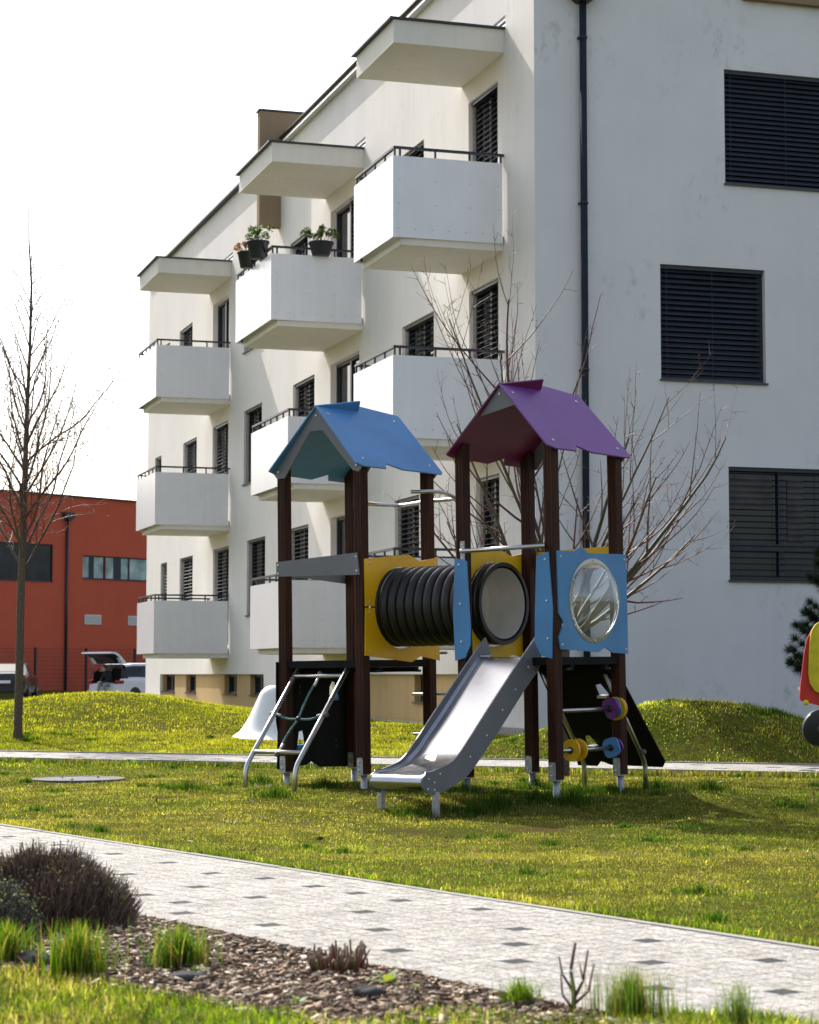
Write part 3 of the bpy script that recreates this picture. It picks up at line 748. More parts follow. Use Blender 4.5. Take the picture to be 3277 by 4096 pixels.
# facade doors and windows
dstate = [(.55, 0), (.45, 0), (.25, 0), (None, 1), (None, 1), (None, 1), (None, 1), (.5, 0), (.3, 0)]
for (a, b, h), (tilt, op) in zip(DOORS, dstate):
    w = window(0, 0, a, b, h-2.28, h, bld, tilt, mull=(.5,), pitch=.085, sill=False, slat=M_SLATL if (tilt or 1) < .48 else M_SLAT)
    if op and b-a > 1.8 and h > 9:   # rolled insect screen / half open blind on the near side
        m2 = MB(); blind(m2, 0, .075, a+.02, a+.75, h-2.2, h-.01, .085, .3); m2.build('blind', M_SLATL, w)
for i, (a, b, h) in enumerate(WINS):
    window(0, 0, a, b, h-1.66, h, bld, [.6, .4, .5, .6, .45, .4, .6, .6, .5, .6, .5, .6, .5, .42, .3][i], mull=(.5,) if b-a > 1.2 else (), pitch=.085, slat=M_SLATL if i in (1, 2, 5, 13, 14) else M_SLAT)
for a, b in ATTIC: window(0, 0, a, b, 10.60, 10.76, bld, None, sill=False, frame=M_ALU, mull=(), rev=.08)
for a, b in PL: window(0, .07, a, b, .54, .995, bld, None, sill=True, mull=(.5,) if b-a > 1 else (), rev=.16)
window(1, 0, *EW[0], bld, 1.05, pitch=.073, rev=.14, mull=()); window(1, 0, *EW[1], bld, 1.0, pitch=.078, rev=.14, mull=())
o = window(1, 0, *EW[2], bld, .12, pitch=.088, rev=.14, mull=(.38,), transom=2.84, glassm=M_GLASS)
m2 = MB(); m2.box(3.05, 3.74, .128, .132, 3.40, 3.88); m2.box(3.98, 4.25, .128, .132, 2.92, 3.85); m2.build('pane', M_CURT_REFL, o)  # pale strips before the glass, painted as curtains and reflections
for e in EW[3:]: window(1, 0, *e, bld, 1.0, pitch=.078, rev=.14)
# canopies and balconies
for i, (u0, u1) in enumerate(((1.23, 3.2), (8.72, 11.39), (19.75, 22.2))):
    mb = MB(); mb.box(-1.72, -.002, u0, u1, 10.20, 10.545); cn = mb.build('canopy', M_SLAB, bld)
    mb = MB(); mb.box(-1.79, .0-.003, u0-.05, u1+.07, 10.548, 10.575); mb.build('canopy_cap', M_DARK, cn)
def balcony(u0, u1, zt, vout):
    zb = zt-1.20; s_ = MB()
    s_.box(vout+.13, -.002, u0+.05, u1-.10, zb-.10, zb+.12, 0); bal = s_.build('balcony', M_SLAB, bld)
    t = .012
    for (x0, x1, y0, y1, nm) in ((vout, vout+t, u0+t, u1-t, (-1, 0, 0)), (vout, -.03, u0, u0+t, (0, -1, 0)), (vout, -.03, u1-t, u1, (0, 1, 0))):
        p = MB(); p.box(x0, x1, y0, y1, zb, zt, bev=.002); pn = p.build('panel', M_PANEL, bal)
    # rivets on the near panel and the outer panel, one mesh for each panel's field of rivets
        if nm[1] == -1:
            for xx in (vout+.1, vout+.65, vout+1.18, -.09):
                if xx > -.05: continue
                for zz in (zb+.85, zb+.5): bolt(bal, (xx, y0, zz), (0, -1, 0), 1.25).name = 'rivet'
            for k in range(7): bolt(bal, (vout+.08+k*(abs(vout)-.16)/6, y0, zb+.13), (0, -1, 0), 1.25).name = 'rivet'
    r_ = MB(); h = .03
    r_.box(vout+.01, vout+.06, u0+.01, u1-.01, zt+.11, zt+.145); r_.box(vout+.06, -.004, u0+.01, u0+.06, zt+.11, zt+.145); r_.box(vout+.06, -.004, u1-.06, u1-.01, zt+.11, zt+.145)
    for xx in (vout+.02, vout+.10, vout+.64, vout+1.17, -.06):
        if xx > -.01: continue
        for yy in (u0+.022, u1-.05): r_.box(xx, xx+.028, yy, yy+.028, zb+.02, zt+.109)
    k = int((u1-u0)/.55)+1
    for j in range(1, k): 
        yy = u0+(u1-u0)*j/k; r_.box(vout+.022, vout+.05, yy, yy+.028, zb+.02, zt+.109)
    r_.build('railing', M_DARK, bal)
    return bal
for u0, u1, v in ((1.25, 3.33, -1.72), (8.74, 11.62, -1.72), (19.78, 22.22, -1.74)):
    for k, zt in enumerate((8.53, 5.60, 2.67)):
        vv = v; 
        if u0 > 8 and u0 < 9 and k > 0: vv = -1.40
        balcony(u0, u1 if not (u0 > 19 and k == 2) else 21.95, zt, vv)
# downpipe on the end wall
mb = MB(); mb.tube([(.72, -.085, -.3), (.72, -.085, 10.62)], .05, 16); dp = mb.build('downpipe', simple('matt_pipe', (.022, .028, .042), .85, 0, .15, 4, spec=.15), bld)
mb = MB(); mb.prism([(.5, 10.95), (.94, 10.95), (.94, 10.72), (.80, 10.62), (.64, 10.62), (.5, 10.72)], 1, -.28, -.004); mb.build('hopper', M_DARK, dp)
for z in (10.11, 7.70, 5.3, 2.9):
    mb = MB(); mb.tube([(.72, -.085, z-.015), (.72, -.085, z+.015)], .062, 16); mb.box(.655, .785, -.085, -.003, z-.012, z+.012); mb.build('pipe_clip', M_DARK, dp)
# unseen block added behind the camera: dims low sky, gives glass and steel reflections
opp = empty('unseen_opposite_building', Matrix.Translation((0, -38, 0)), 'unseen pale apartment block added behind the camera, mirrored in windows and bubble', 'building')
mb = MB(); oh = [(x, x+1.6, z, z+1.5) for x in range(-48, 50, 4) for z in (1.2, 4.1, 7.0, 9.9)]
wall_holes(mb, 1, 0, -50, 52, -.5, 13.5, oh, -.15); mb.add([(-50, 0, 13.5), (52, 0, 13.5), (52, -12, 13.5), (-50, -12, 13.5)], [(0, 1, 2, 3)]); mb.add([(-50, -12, -.5), (52, -12, -.5), (52, -12, 13.5), (-50, -12, 13.5)], [(0, 1, 2, 3)])
for x in (-50, 52): mb.add([(x, 0, -.5), (x, -12, -.5), (x, -12, 13.5), (x, 0, 13.5)], [(0, 1, 2, 3)])
mb.build('facade', plaster('grey_beige_plaster', (.40, .38, .34), .1, .04), opp, fix=False)
for h_ in oh:
    g = MB(); g.box(h_[0], h_[1], -.16, -.15, h_[2], h_[3]); g.build('window', M_GLASS, opp)
# paving strip at the wall foot
mb = MB(); mb.box(-.32, -.02, -.3, UL, .12, .235); mb.build('foundation_strip', M_KERB, bld)

# potted plants on the second balcony
def leafball(mb, c, r, n, size, cols, squash=1.0):
    for _ in range(n):
        d = Vector((random.gauss(0, 1), random.gauss(0, 1), random.gauss(0, 1))).normalized()*r*random.uniform(.55, 1); d.z *= squash
        p = Vector(c)+d; a = Vector((random.gauss(0, 1), random.gauss(0, 1), random.gauss(0, 1))).normalized(); b = a.orthogonal().normalized(); s_ = size*random.uniform(.6, 1.3)
        mb.add([p-a*s_, p-b*s_*.4, p+a*s_, p+b*s_*.4], [(0, 1, 2, 3)], 0, False, tuple(x*random.uniform(.6, 1.4) for x in random.choice(cols)))
def pot_plant(loc, rt, rb, h, label, leaf, name='potted_plant', kind='green'):
    e = empty(name, BM @ Matrix.Translation(loc), label, 'potted plant')
    p = MB(); p.lathe([(rb*.9, 0), (rb, .01), (rt, h-.03), (rt*1.08, h-.03), (rt*1.08, h), (rt*.9, h), (rt*.88, h-.04)], 24); p.build('pot', M_POT, e)
    lf = MB()
    for _ in range(leaf):
        an = random.uniform(0, 6.28); L = random.uniform(.12, .28); tilt = random.uniform(.1, 1.1)
        tip = Vector((math.cos(an)*math.sin(tilt)*L*1.5, math.sin(an)*math.sin(tilt)*L*1.5, h+math.cos(tilt)*L))
        lf.tube([(0, 0, h-.04), tip*.5+Vector((0, 0, h*.5)), tip], [.006, .004, .003], 4, 0, True, True, (.10, .07, .04))
        cs = [(.06, .12, .010), (.13, .18, .015), (.035, .08, .012)] if kind == 'green' else [(.30, .12, .06), (.42, .24, .15), (.22, .09, .05)]
        leafball(lf, tip,   .07 if kind == 'green' else .05, 38, .036 if kind == 'green' else .035, cs)
    lf.build('foliage', M_LEAF, e, fix=False)
pot_plant((-.81, 8.70, 8.52), .215, .16, .25, 'round leafed green plant in wide dark pot on upper balcony railing near the wall', 13)
pot_plant((-1.80, 9.45, 8.55), .20, .14, .32, 'round leafed green plant in tall dark pot hung at the outer side of upper balcony', 13)
pot_plant((-1.80, 10.35, 8.55), .17, .12, .30, 'dried orange brown plant in small dark pot hung outside upper balcony', 10, kind='dry')
e = empty('bare_balcony_plant', BM @ Matrix.Translation((-.55, 3.0, 8.2)), 'leafless twiggy plant behind the top balcony nearest the building corner', 'plant')
mb = MB()
for _ in range(12):
    an = random.uniform(0, 6.28); L = random.uniform(.4, .75); mb.tube([(0, 0, 0), (math.cos(an)*.08, math.sin(an)*.08, L*.5), (math.cos(an)*.28, math.sin(an)*.28, L)], [.006, .004, .002], 4, 0, True, True, (.10, .05, .035))
mb.build('stems', M_TWIG, e, fix=False)

# ------------------------------------------------------------------ red hall, fence, cars, far behind
AL = math.atan2(1, .855)
HM = Matrix.Translation((-17.016, 110, 0)) @ Matrix.Rotation(AL, 4, 'Z')
hall = empty('red_hall', HM, 'rust red rendered hall with dark framed windows behind the car park', 'building')
mb = MB(); hh = [(-5.6, -2.06, 5.74, 7.66), (-.07, 1.5, 5.98, 7.2), (1.52, 4.9, 5.98, 7.2), (5.6, 9.0, 5.98, 7.2), (-14, -9, 5.74, 7.66)]
wall_holes(mb, 1, 0, -30, 34, -.6, 10.2, hh, .25)
mb.add([(-30, 0, -.6), (-30, 16, -.6), (-30, 16, 10.2), (-30, 0, 10.2)], [(0, 1, 2, 3)]); mb.add([(34, 0, -.6), (34, 16, -.6), (34, 16, 10.2), (34, 0, 10.2)], [(0, 1, 2, 3)])
mb.add([(-30, 16, -.6), (34, 16, -.6), (34, 16, 10.2), (-30, 16, 10.2)], [(0, 1, 2, 3)]); mb.add([(-30, 0, 10.1), (34, 0, 10.1), (34, 16, 10.1), (-30, 16, 10.1)], [(0, 1, 2, 3)])
mb.build('wall', M_RED, hall, fix=False)
mb = MB(); mb.box(-30.1, 34.1, -.12, .3, 10.2, 10.28); mb.build('roof_edge', M_DARK, hall)
for i, (a, b, z0, z1) in enumerate(hh):
    w = window(1, 0, a, b, z0, z1, hall, None, mull=() if i in (0, 1) else (.5,), rev=.12, sill=True, glassm=M_GLASS if i in (0, 4) else M_PALEGLASS)
    if i in (1, 2, 3):
        d = MB(); d.box(a+(.5 if i == 1 else .62), a+(.85 if i == 1 else 1.15), .10, .112, z0+.06, z1-.06); d.build('blind', M_SLAT, w)
mb = MB(); mb.tube([(-1.22, -.1, .1), (-1.22, -.1, 9.0)], .075, 12); dp = mb.build('downpipe', M_DARK, hall)
mb = MB(); mb.prism([(-1.55, 9.35), (-.88, 9.35), (-.92, 9.1), (-1.12, 8.93), (-1.32, 8.93), (-1.5, 9.1)], 1, -.35, -.003); mb.build('hopper', M_DARK, dp)
for a in (.08, 3.1):
    mb = MB(); mb.box(a, a+1.13, -.04, .0-.003, 3.6, 4.1)
    v = mb.build('vent', M_ALU, hall); mb = MB()
    for k in range(7): mb.box(a+.06, a+1.07, -.055, -.042, 3.65+k*.06, 3.65+k*.06+.035)
    mb.build('louvre', M_GALV, v)
fence = empty('mesh_fence', HM @ Matrix.Translation((0, -2.6, 0)), 'thin dark wire mesh fence with posts in front of the red hall', 'fence')
for k in range(-5, 6):
    x = -2.0+k*3.28; zg = .12
    mb = MB(); mb.box(x-.05, x+.05, -.05, .05, zg-.3, 2.32); 
    mb.build('post', M_DARK, fence)
    if k < 5:
        mb = MB()
        for j in range(11): mb.box(x+.06, x+3.22, -.006, .006, zg+.08+j*.205, zg+.095+j*.205)
        for j in range(50): mb.box(x+.08+j*.063, x+.084+j*.063, .007, .011, zg+.05, 2.28)
        mb.build('wire_panel', M_DARK, fence)

def car_body(kind):
    """side outline (x forward, z up) from rear bumper; returns body mesh builder with a rounded cross-section"""
    if kind == 'suv':
        L, W, H = 4.6, 1.84, 1.62
        top = [(0, .45), (.02, .8), (.10, 1.0), (.28, 1.30), (.50, 1.56), (.9, 1.61), (1.8, 1.62), (2.5, 1.52), (3.2, 1.08), (3.6, 1.0), (4.3, .88), (4.55, .7), (4.6, .45)]
        belt = [(0, .45), (.0, .8), (.06, .98), (.2, 1.0), (.5, 1.0), (.9, 1.0), (1.8, .98), (2.5, .96), (3.2, .94), (3.6, .9), (4.3, .8), (4.55, .65), (4.6, .45)]
    else:
        L, W, H = 4.8, 1.82, 1.44
        top = [(0, .45), (.0, .75), (.04, 1.0), (.5, 1.06), (.75, 1.08), (1.5, 1.38), (2.2, 1.44), (2.7, 1.40), (3.4, 1.0), (3.7, .96), (4.4, .84), (4.75, .66), (4.8, .45)]
        belt = [(0, .45), (.0, .75), (.03, .93), (.5, .95), (.75, .95), (1.5, .95), (2.2, .94), (2.7, .94), (3.4, .92), (3.7, .9), (4.4, .78), (4.75, .62), (4.8, .45)]
    return L, W, H, top, belt
def make_car(name, kind, M, paint, label, tailgate=False):
    root = empty(name, M, label, 'car')
    L, W, H, top, belt = car_body(kind)
    n = len(top); vs = []; fs = []
    def ring(i):
        x, zt = top[i]; zb = belt[i][1]; w = W/2*(1-.10*(max(0, abs(x-L/2)-L/2+.5)/.5)**2)
        roofw = w*(.74 if zt > zb+.2 else .86)
        return [(x, -w*.93, .24), (x, -w, .5), (x, -w, max(.5, zb-.1)), (x, -w*.96, zb), (x, -roofw, zt-.03), (x, -roofw*.8, zt), (x, roofw*.8, zt), (x, roofw, zt-.03), (x, w*.96, zb), (x, w, max(.5, zb-.1)), (x, w, .5), (x, w*.93, .24)]
    rings = [ring(i) for i in range(n)]; k = 12
    mb = MB()
    vs = [p for r in rings for p in r]
    for i in range(n-1):
        for j in range(k):
            if tailgate and 3 <= j <= 7 and i in (1, 2, 3): continue
            fs.append((i*k+j, i*k+(j+1) % k, (i+1)*k+(j+1) % k, (i+1)*k+j))
    fs.append(tuple(range(k-1, -1, -1)) if not tailgate else (0, 11, 10, 1)); fs.append(tuple((n-1)*k+j for j in range(k)))
    mb.add(vs, fs, 0, False)
    if tailgate: mb.add([rings[0][1], rings[0][10], rings[1][10], rings[1][1]], [(0, 1, 2, 3)])
    body = mb.build('body', paint, root)
    # glass: side windows set just proud of the cabin sides
    def side(s):
        g = MB()
        ids = [i for i in range(n) if top[i][1] > belt[i][1]+.25]
        a, b = ids[0], ids[-1]
        for (i0, i1) in zip(ids[:-1], ids[1:]):
            q = []
            for i, fr in ((i0, 0), (i1, 0)):
                lo = Vector(rings[i][3 if s < 0 else 8]); hi = Vector(rings[i][4 if s < 0 else 7])
                q.append((lo.lerp(hi, .10), lo.lerp(hi, .86)))
            g.add([q[0][0]+Vector((0, s*.008, 0)), q[1][0]+Vector((0, s*.008, 0)), q[1][1]+Vector((0, s*.008, .004)), q[0][1]+Vector((0, s*.008, .004))], [(0, 1, 2, 3)])
        return g.build('side_window', M_GLASS, root)
    side(-1); side(1)
    if not tailgate:
        g = MB(); i0, i1 = (4, 5)
        a = [Vector(rings[i0][5]), Vector(rings[i0][6]), Vector(rings[i1][6]), Vector(rings[i1][5])]
        g.add([p+Vector((-.01, 0, .012)) for p in a], [(0, 1, 2, 3)]); g.build('rear_window', M_GLASS, root)
    for x in (.85, L-.9):
        for s in (-1, 1):
            w = MB(); MM = Matrix.Translation((x, s*(W/2-.1), .34)) @ Matrix.Rotation(math.pi/2, 4, 'X')
            w.lathe([(.20, -.11), (.32, -.11), (.34, -.08), (.34, .08), (.32, .11), (.20, .11)], 24, MM); wh = w.build('wheel', M_TYRE, root)
            w = MB(); w.lathe([(.02, -.115), (.21, -.10), (.21, .10), (.02, .115)], 20, MM); w.build('rim', M_GALV, wh)
    for s in (-1, 1):
        t = MB(); z0 = .80 if kind == 'suv' else .74
        t.box(-.03, .22, s*(W/2-.26) if s > 0 else -W/2-.008, W/2+.008 if s > 0 else -(W/2-.26), z0, z0+.13, bev=.02); t.build('tail_light', M_TAIL, root)
    p = MB(); p.box(-.05, -.02, -.26, .26, .62, .73); pl = p.build('number_plate', M_PLATEW, root)
    p = MB(); p.box(-.055, -.051, .20, .26, .62, .73); p.build('plate_band', M_PLATEB, pl)
    b = MB(); b.box(-.06, .05, -W/2+.12, W/2-.12, .28, .46, bev=.02); b.build('bumper', M_BLACK, root)
    if tailgate:
        c = MB(); c.box(.12, 1.25, -W/2+.12, W/2-.12, .60, .66); c.box(1.2, 1.26, -W/2+.12, W/2-.12, .66, 1.4)
        for s in (-1, 1): c.box(.2, 1.2, s*(W/2-.14), s*(W/2-.12), .66, 1.3)
        c.build('boot', M_BLACK, root)
        # raised tailgate hinged at the roof edge
        t = MB(); prof = [(.50, 1.58), (.36, 1.70), (.10, 1.93), (-.15, 2.05), (-.42, 2.04), (-.45, 1.98), (-.18, 1.97), (.04, 1.84), (.24, 1.58)]
        t.prism(prof, 1, -W/2+.10, W/2-.10); tg = t.build('tailgate', paint, root)
        g = MB(); g.add([(.225, -.62, 1.585), (.225, .62, 1.585), (.035, .66, 1.825), (.035, -.66, 1.825)], [(0, 1, 2, 3)]); g.build('rear_window', M_GLASS, tg)
        g = MB(); g.add([(.03, -.81, 1.825), (.03, .81, 1.825), (-.17, .81, 1.962), (-.17, -.81, 1.962), (-.447, .81, 1.972), (-.447, -.81, 1.972)], [(0, 1, 2, 3), (3, 2, 4, 5)])
        g.build('inner_trim', M_BLACK, tg)
        for s in (-1, 1):
            g = MB(); g.tube([(.32, s*.78, 1.2), (.02, s*.80, 1.84)], .014, 8); g.build('gas_strut', M_GALV, tg)
        g = MB(); g.box(-.02, .02, -.15, .15, 1.80, 1.815); g.build('brake_light', M_TAIL, tg)
    return root
thc = R(38)
suv = make_car('parked_suv', 'suv', Matrix.Translation((-12.15, 84, -.17)) @ Matrix.Rotation(math.pi/2-thc, 4, 'Z') , M_CARW, 'white estate car with its tailgate raised behind the grass mound', True)
make_car('parked_sedan', 'sedan', Matrix.Translation((-16.2, 84.5, .02)) @ Matrix.Rotation(math.pi/2+R(4), 4, 'Z'), M_CARB, 'black saloon car seen from behind at the left edge')
# person sitting on the boot edge, leaning over the hands
def person():
    Mp = suv.matrix_world @ Matrix.Translation((.22, -.12, .64))
    root = empty('person', Mp, 'person in black jacket sitting in the open boot, looking down at hands', 'person')
    def skin(name, pts, edges, rad, mat, sub=2):
        me = bpy.data.meshes.new(name); me.from_pydata(pts, edges, []); 
        o = link(name, me, mat, root); mo = o.modifiers.new('s', 'SKIN'); mo.use_smooth_shade = True
        for i, r in enumerate(rad): me.skin_vertices[0].data[i].radius = r if isinstance(r, tuple) else (r, r)
        me.skin_vertices[0].data[0].use_root = True
        ss = o.modifiers.new('u', 'SUBSURF'); ss.levels = sub; ss.render_levels = sub
        return o
    P = [(0, 0, .12), (-.03, 0, .28), (-.10, 0, .46), (-.16, 0, .56), (-.21, 0, .63),       # pelvis..neck
         (-.13, .19, .54), (-.24, .24, .32), (-.42, .08, .24), (-.49, .03, .23),           # left arm
         (-.13, -.19, .54), (-.24, -.24, .32), (-.42, -.08, .24), (-.49, -.03, .23),
         (-.02, .10, .10), (-.44, .15, .12), (-.46, .15, -.30), (-.55, .15, -.36),
         (-.02, -.10, .10), (-.44, -.15, .12), (-.46, -.15, -.30), (-.55, -.15, -.36), (-.25, 0, .70)]
    E_ = [(0, 1), (1, 2), (2, 3), (3, 4), (3, 5), (5, 6), (6, 7), (7, 8), (3, 9), (9, 10), (10, 11), (11, 12), (0, 13), (13, 14), (14, 15), (15, 16), (0, 17), (17, 18), (18, 19), (19, 20), (4, 21)]
    rd = [(.17, .13), (.16, .12), (.18, .13), (.13, .11), .055, .075, .055, .04, .028, .075, .055, .04, .028, .09, .07, .05, .045, .09, .07, .05, .045, .05]
    skin('body', P, E_, rd, M_CLOTH)
    # head with face
    h = MB(); hc = Vector((-.30, 0, .76)); 
    h.sphere(hc, .10, 16, 0, (1.0, .80, 1.18)); h.sphere(hc+Vector((-.10, 0, -.03)), .018, 8, 0, (1, .8, 1.4)); h.sphere(hc+Vector((-.06, 0, -.085)), .045, 10, 0)
    for s in (-1, 1): h.sphere(hc+Vector((.0, s*.083, -.01)), .022, 8, 0, (.7, .5, 1.2))
    hd = h.build('head', M_SKIN, root)
    for s in (-1, 1):
        q = MB(); q.sphere(hc+Vector((-.088, s*.034, .012)), .012, 8); q.build('eye', M_HAIR, hd)
    q = MB(); q.box(hc.x-.097, hc.x-.085, -.022, .022, hc.z-.064, hc.z-.056); q.build('mouth', M_TAIL, hd)
    q = MB(); q.sphere(hc+Vector((.022, 0, .028)), .112, 16, 0, (.98, .86, 1.08)); q.build('hair', M_HAIR, root)
    for s in (-1, 1):
        w = Vector((-.49, s*.03, .23)); pts = [tuple(w), tuple(w+Vector((-.05, 0, -.01)))]; ed = [(0, 1)]; rr = [.026, (.036, .018)]
        for f in range(4):
            b = w+Vector((-.075, (f-1.5)*.019, -.012)); L = (.030, .036, .034, .026)[f]; i0 = len(pts)
            pts += [tuple(b), tuple(b+Vector((-L, 0, -.012))), tuple(b+Vector((-L*1.5, 0, -.04)))]; ed += [(1, i0), (i0, i0+1), (i0+1, i0+2)]; rr += [.010, .009, .008]
        b = w+Vector((-.035, -s*.034, -.005)); i0 = len(pts); pts += [tuple(b), tuple(b+Vector((-.03, -s*.012, -.015)))]; ed += [(1, i0), (i0, i0+1)]; rr += [.012, .009]
        skin('hand', pts, ed, rr, M_SKIN, 1)
    tr = MB()
    for s in (-1, 1): tr.tube([(-.02, s*.10, .10), (-.25, s*.13, .125), (-.44, s*.15, .12), (-.455, s*.15, -.05), (-.46, s*.15, -.26)], [.115, .10, .085, .07, .062], 14)
    tr.build('trousers', M_JEANS, root)
person()

# ------------------------------------------------------------------ play tower (local frame: a = x, b = y, z)
PS, PL_ = .9269, 1.1493
Rx = Matrix.Rotation(.0039, 4, 'X'); Ry = Matrix.Rotation(-.01287, 4, 'Y'); Rz = Matrix.Rotation(.876747, 4, 'Z')
PM = Matrix.Translation((1.1978, 17.2858, 0)) @ Ry @ Rx @ Rz
play = empty('play_tower', PM, 'twin roofed play tower with crawl tunnel, steel slide and dark wooden posts', 'play tower')
MBL, MPU = 1.5*PS+PL_, .5*PS
POSTS = {'P3': (0, 0, MPU), 'P1': (0, PS, MPU), 'P2': (PS, PS, MPU), 'P4': (PS, 0, MPU), 'Q2': (0, PS+PL_, MBL), 'Q3': (PS, PS+PL_, MBL), 'Q1': (0, 2*PS+PL_, MBL), 'Q4': (PS, 2*PS+PL_, MBL)}
RZ, RK = 3.42, .59/.56
w2 = .0485
def post(cx_, cy_, mid):
    c = .008; g = .0035; gw = .003
    prof = []
    for k in range(4):
        an = k*math.pi/2; ca, sa = math.cos(an), math.sin(an)
        loc = [(w2, -w2+c)]
        for q in (-.0165, .0165): loc += [(w2, q-gw), (w2-g*1.5, q), (w2, q+gw)]
        loc += [(w2, w2-c)]
        prof += [(x*ca-y*sa, x*sa+y*ca) for x, y in loc]
    n = len(prof); vs = []; 
    for z in (.145, None):
        for x, y in prof:
            zz = z if z is not None else min(RZ-RK*abs(cy_+y-mid)-.022, 2.97)
            vs.append((cx_+x, cy_+y, zz))
    mb = MB(); mb.add(vs, [tuple(range(n-1, -1, -1)), tuple(range(n, 2*n))]+[(i, (i+1) % n, n+(i+1) % n, n+i) for i in range(n)])
    p = mb.build('post', M_WOOD, play)
    s_ = MB(); s_.tube([(cx_, cy_, -.2), (cx_, cy_, .132)], .030, 16); s_.box(cx_-.05, cx_+.05, cy_-.036, cy_+.036, .132, .1445)
    s_.build('shoe', M_GALV, p)
    s_ = MB(); pl = [(-.034, .133), (.034, .133), (.034, .27), (.024, .285), (-.024, .285), (-.034, .27)]
    s_.prism([(cy_+q[0], q[1]) for q in pl], 0, cx_-w2-.006, cx_-w2-.0005); s_.build('shoe_plate', M_GALV, p)
    for dz in (.175, .25): bolt(p, (cx_-w2-.006, cy_+.008, dz), (-1, 0, 0), 1.1)
for k_, v_ in POSTS.items(): post(*v_)
fa = lambda av: (lambda p, q: (av, p, q)); fb = lambda bv: (lambda p, q: (p, bv, q))
# roofs
def roof(mid, mat, mat_in, gable):
    nR = Vector((0, -RK, 1)).normalized(); nL = Vector((0, RK, 1)).normalized()
    fR = lambda p, q: (p, mid-.56*q, RZ-.59*q); fL = lambda p, q: (p, mid+.56*q, RZ-.59*q)
    fR2 = lambda p, q: tuple(Vector(fR(p, q))+nR*.007)
    right = [(-.085, 0), (.50, 0), (.515, -.10), (1.06, 0), (1.0675, .03), (1.05, .965), (1.02, 1.0), (.465, .985), (.29, .905), (.235, .99), (-.06, .985), (-.145, .94)]
    left = [(-.085, 0), (-.09, -.012), (.44, -.15), (.505, 0), (1.06, 0), (1.04, .98), (1.0, 1.0), (.705, .99), (.65, .90), (.47, .995), (.235, .98), (-.06, .965), (-.14, .94)]
    r1 = plate('roof_panel', [right], fR2, nR, .0125, mat, M_EDGE, play); 
    l1 = plate('roof_panel', [left], fL, nL, .0125, mat_in, M_EDGE, play)
    for p, q in ((.0, .13), (.93, .12), (.0, .86), (.93, .87)):
        bolt(r1, Vector(fR(p, q))+nR*.0135, nR, 1.25)
    for g in gable(mid): pass
def gable_blue(mid):
    for av in (-.062, PS+.062):
        ol = [(mid, RZ-.015), (mid-.535, RZ-.015-.535*RK), (mid-.50, RZ-.62), (mid-.43, RZ-.60), (mid-.075, 3.205), (mid+.075, 3.205), (mid+.40, RZ-.62), (mid+.49, RZ-.62), (mid+.53, RZ-.015-.53*RK)]
        p = plate('gable_board', [ol], fa(av), (1, 0, 0), .013, M_GREY, M_EDGE, play)
        if av < 0:
            for b_, z_ in ((mid, 3.34), (mid+.475, 2.86), (mid-.475, 2.86)): bolt(p, (av-.0065, b_, z_), (-1, 0, 0), 1.3)
        yield p
def gable_purple(mid):
    ol = [(mid, RZ-.015), (mid-.155, RZ-.015-.155*RK), (mid+.215, RZ-.02-.215*RK)]
    p = plate('gable_board', [ol], fa(-.060), (1, 0, 0), .013, M_GREY, M_EDGE, play); bolt(p, (-.067, mid+.005, 3.345), (-1, 0, 0), 1.3); yield p
    ol = [(mid, RZ-.015), (mid-.535, RZ-.015-.535*RK), (mid-.50, RZ-.62), (mid-.43, RZ-.60), (mid-.075, 3.205), (mid+.075, 3.205), (mid+.40, RZ-.62), (mid+.49, RZ-.62), (mid+.53, RZ-.015-.53*RK)]
    yield plate('gable_board', [ol], fa(PS+.06), (1, 0, 0), .013, M_GREY, M_EDGE, play)
roof(MBL, M_BLUE, M_BLUE, gable_blue); roof(MPU, M_PURPLE, M_PURPLE_IN, gable_purple)
# decks
for b0 in (0, PS+PL_):
    mb = MB(); c = w2+.002
    mb.box(-.03, PS+.03, b0+c, b0+PS-c, 1.075, 1.14); mb.box(c, PS-c, b0-.03, b0+PS+.03, 1.0755, 1.1395)
    for x in (.2, .7):
        mb.box(x, x+.05, b0-.02, b0+PS+.02, 1.03, 1.0745)
    dk_ = mb.build('deck', M_BOARD, play)
    for (x, y) in ((c+.12, b0-.005), (PS-c-.12, b0-.005)):
        mm = MB(); mm.lathe([(.03, 0), (.03, .018), (.02, .022)], 12, Matrix.Translation((x, y, 1.05)) @ Matrix.Rotation(math.pi, 4, 'X')); mm.build('deck_foot', M_BLACK, dk_)
# boards
e = w2+.0075
p = plate('rail_board', [[(3.053, 2.041), (2.075, 2.086), (2.050, 1.889), (3.054, 1.909)]], fa(-e), (1, 0, 0), .013, M_GREY, M_EDGE, play)
for b_, z_ in ((3.03, 2.01), (3.03, 1.935), (2.085, 2.05), (2.08, 1.925)): bolt(p, (-e-.0065, b_, z_), (-1, 0, 0), 1.1)
plate('rail_board', [[(-.03, 2.04), (PS+.03, 2.0), (PS+.03, 1.86), (-.03, 1.93)]], fb(2*PS+PL_+e), (0, 1, 0), .013, M_GREY, M_EDGE, play)
TB = (.463, 1.61)
Y1 = [(-.028, 2.029), (.576, 2.087), (.739, 2.03), (.995, 2.074), (.995, 1.612), (TB[0]+.36, 1.612)]+[(TB[0]+.36*math.cos(t), 1.612+.36*math.sin(t)) for t in np.linspace(.15, math.pi-.15, 16)]+[(TB[0]-.36, 1.612), (-.02, 1.612)]
Y2 = [(-.02, 1.598), (TB[0]-.36, 1.598)]+[(TB[0]-.36*math.cos(t), 1.598-.36*math.sin(t)) for t in np.linspace(.15, math.pi-.15, 16)]+[(TB[0]+.36, 1.598), (.995, 1.598), (1.006, 1.128), (.732, 1.169), (.607, 1.117), (-.033, 1.179)]
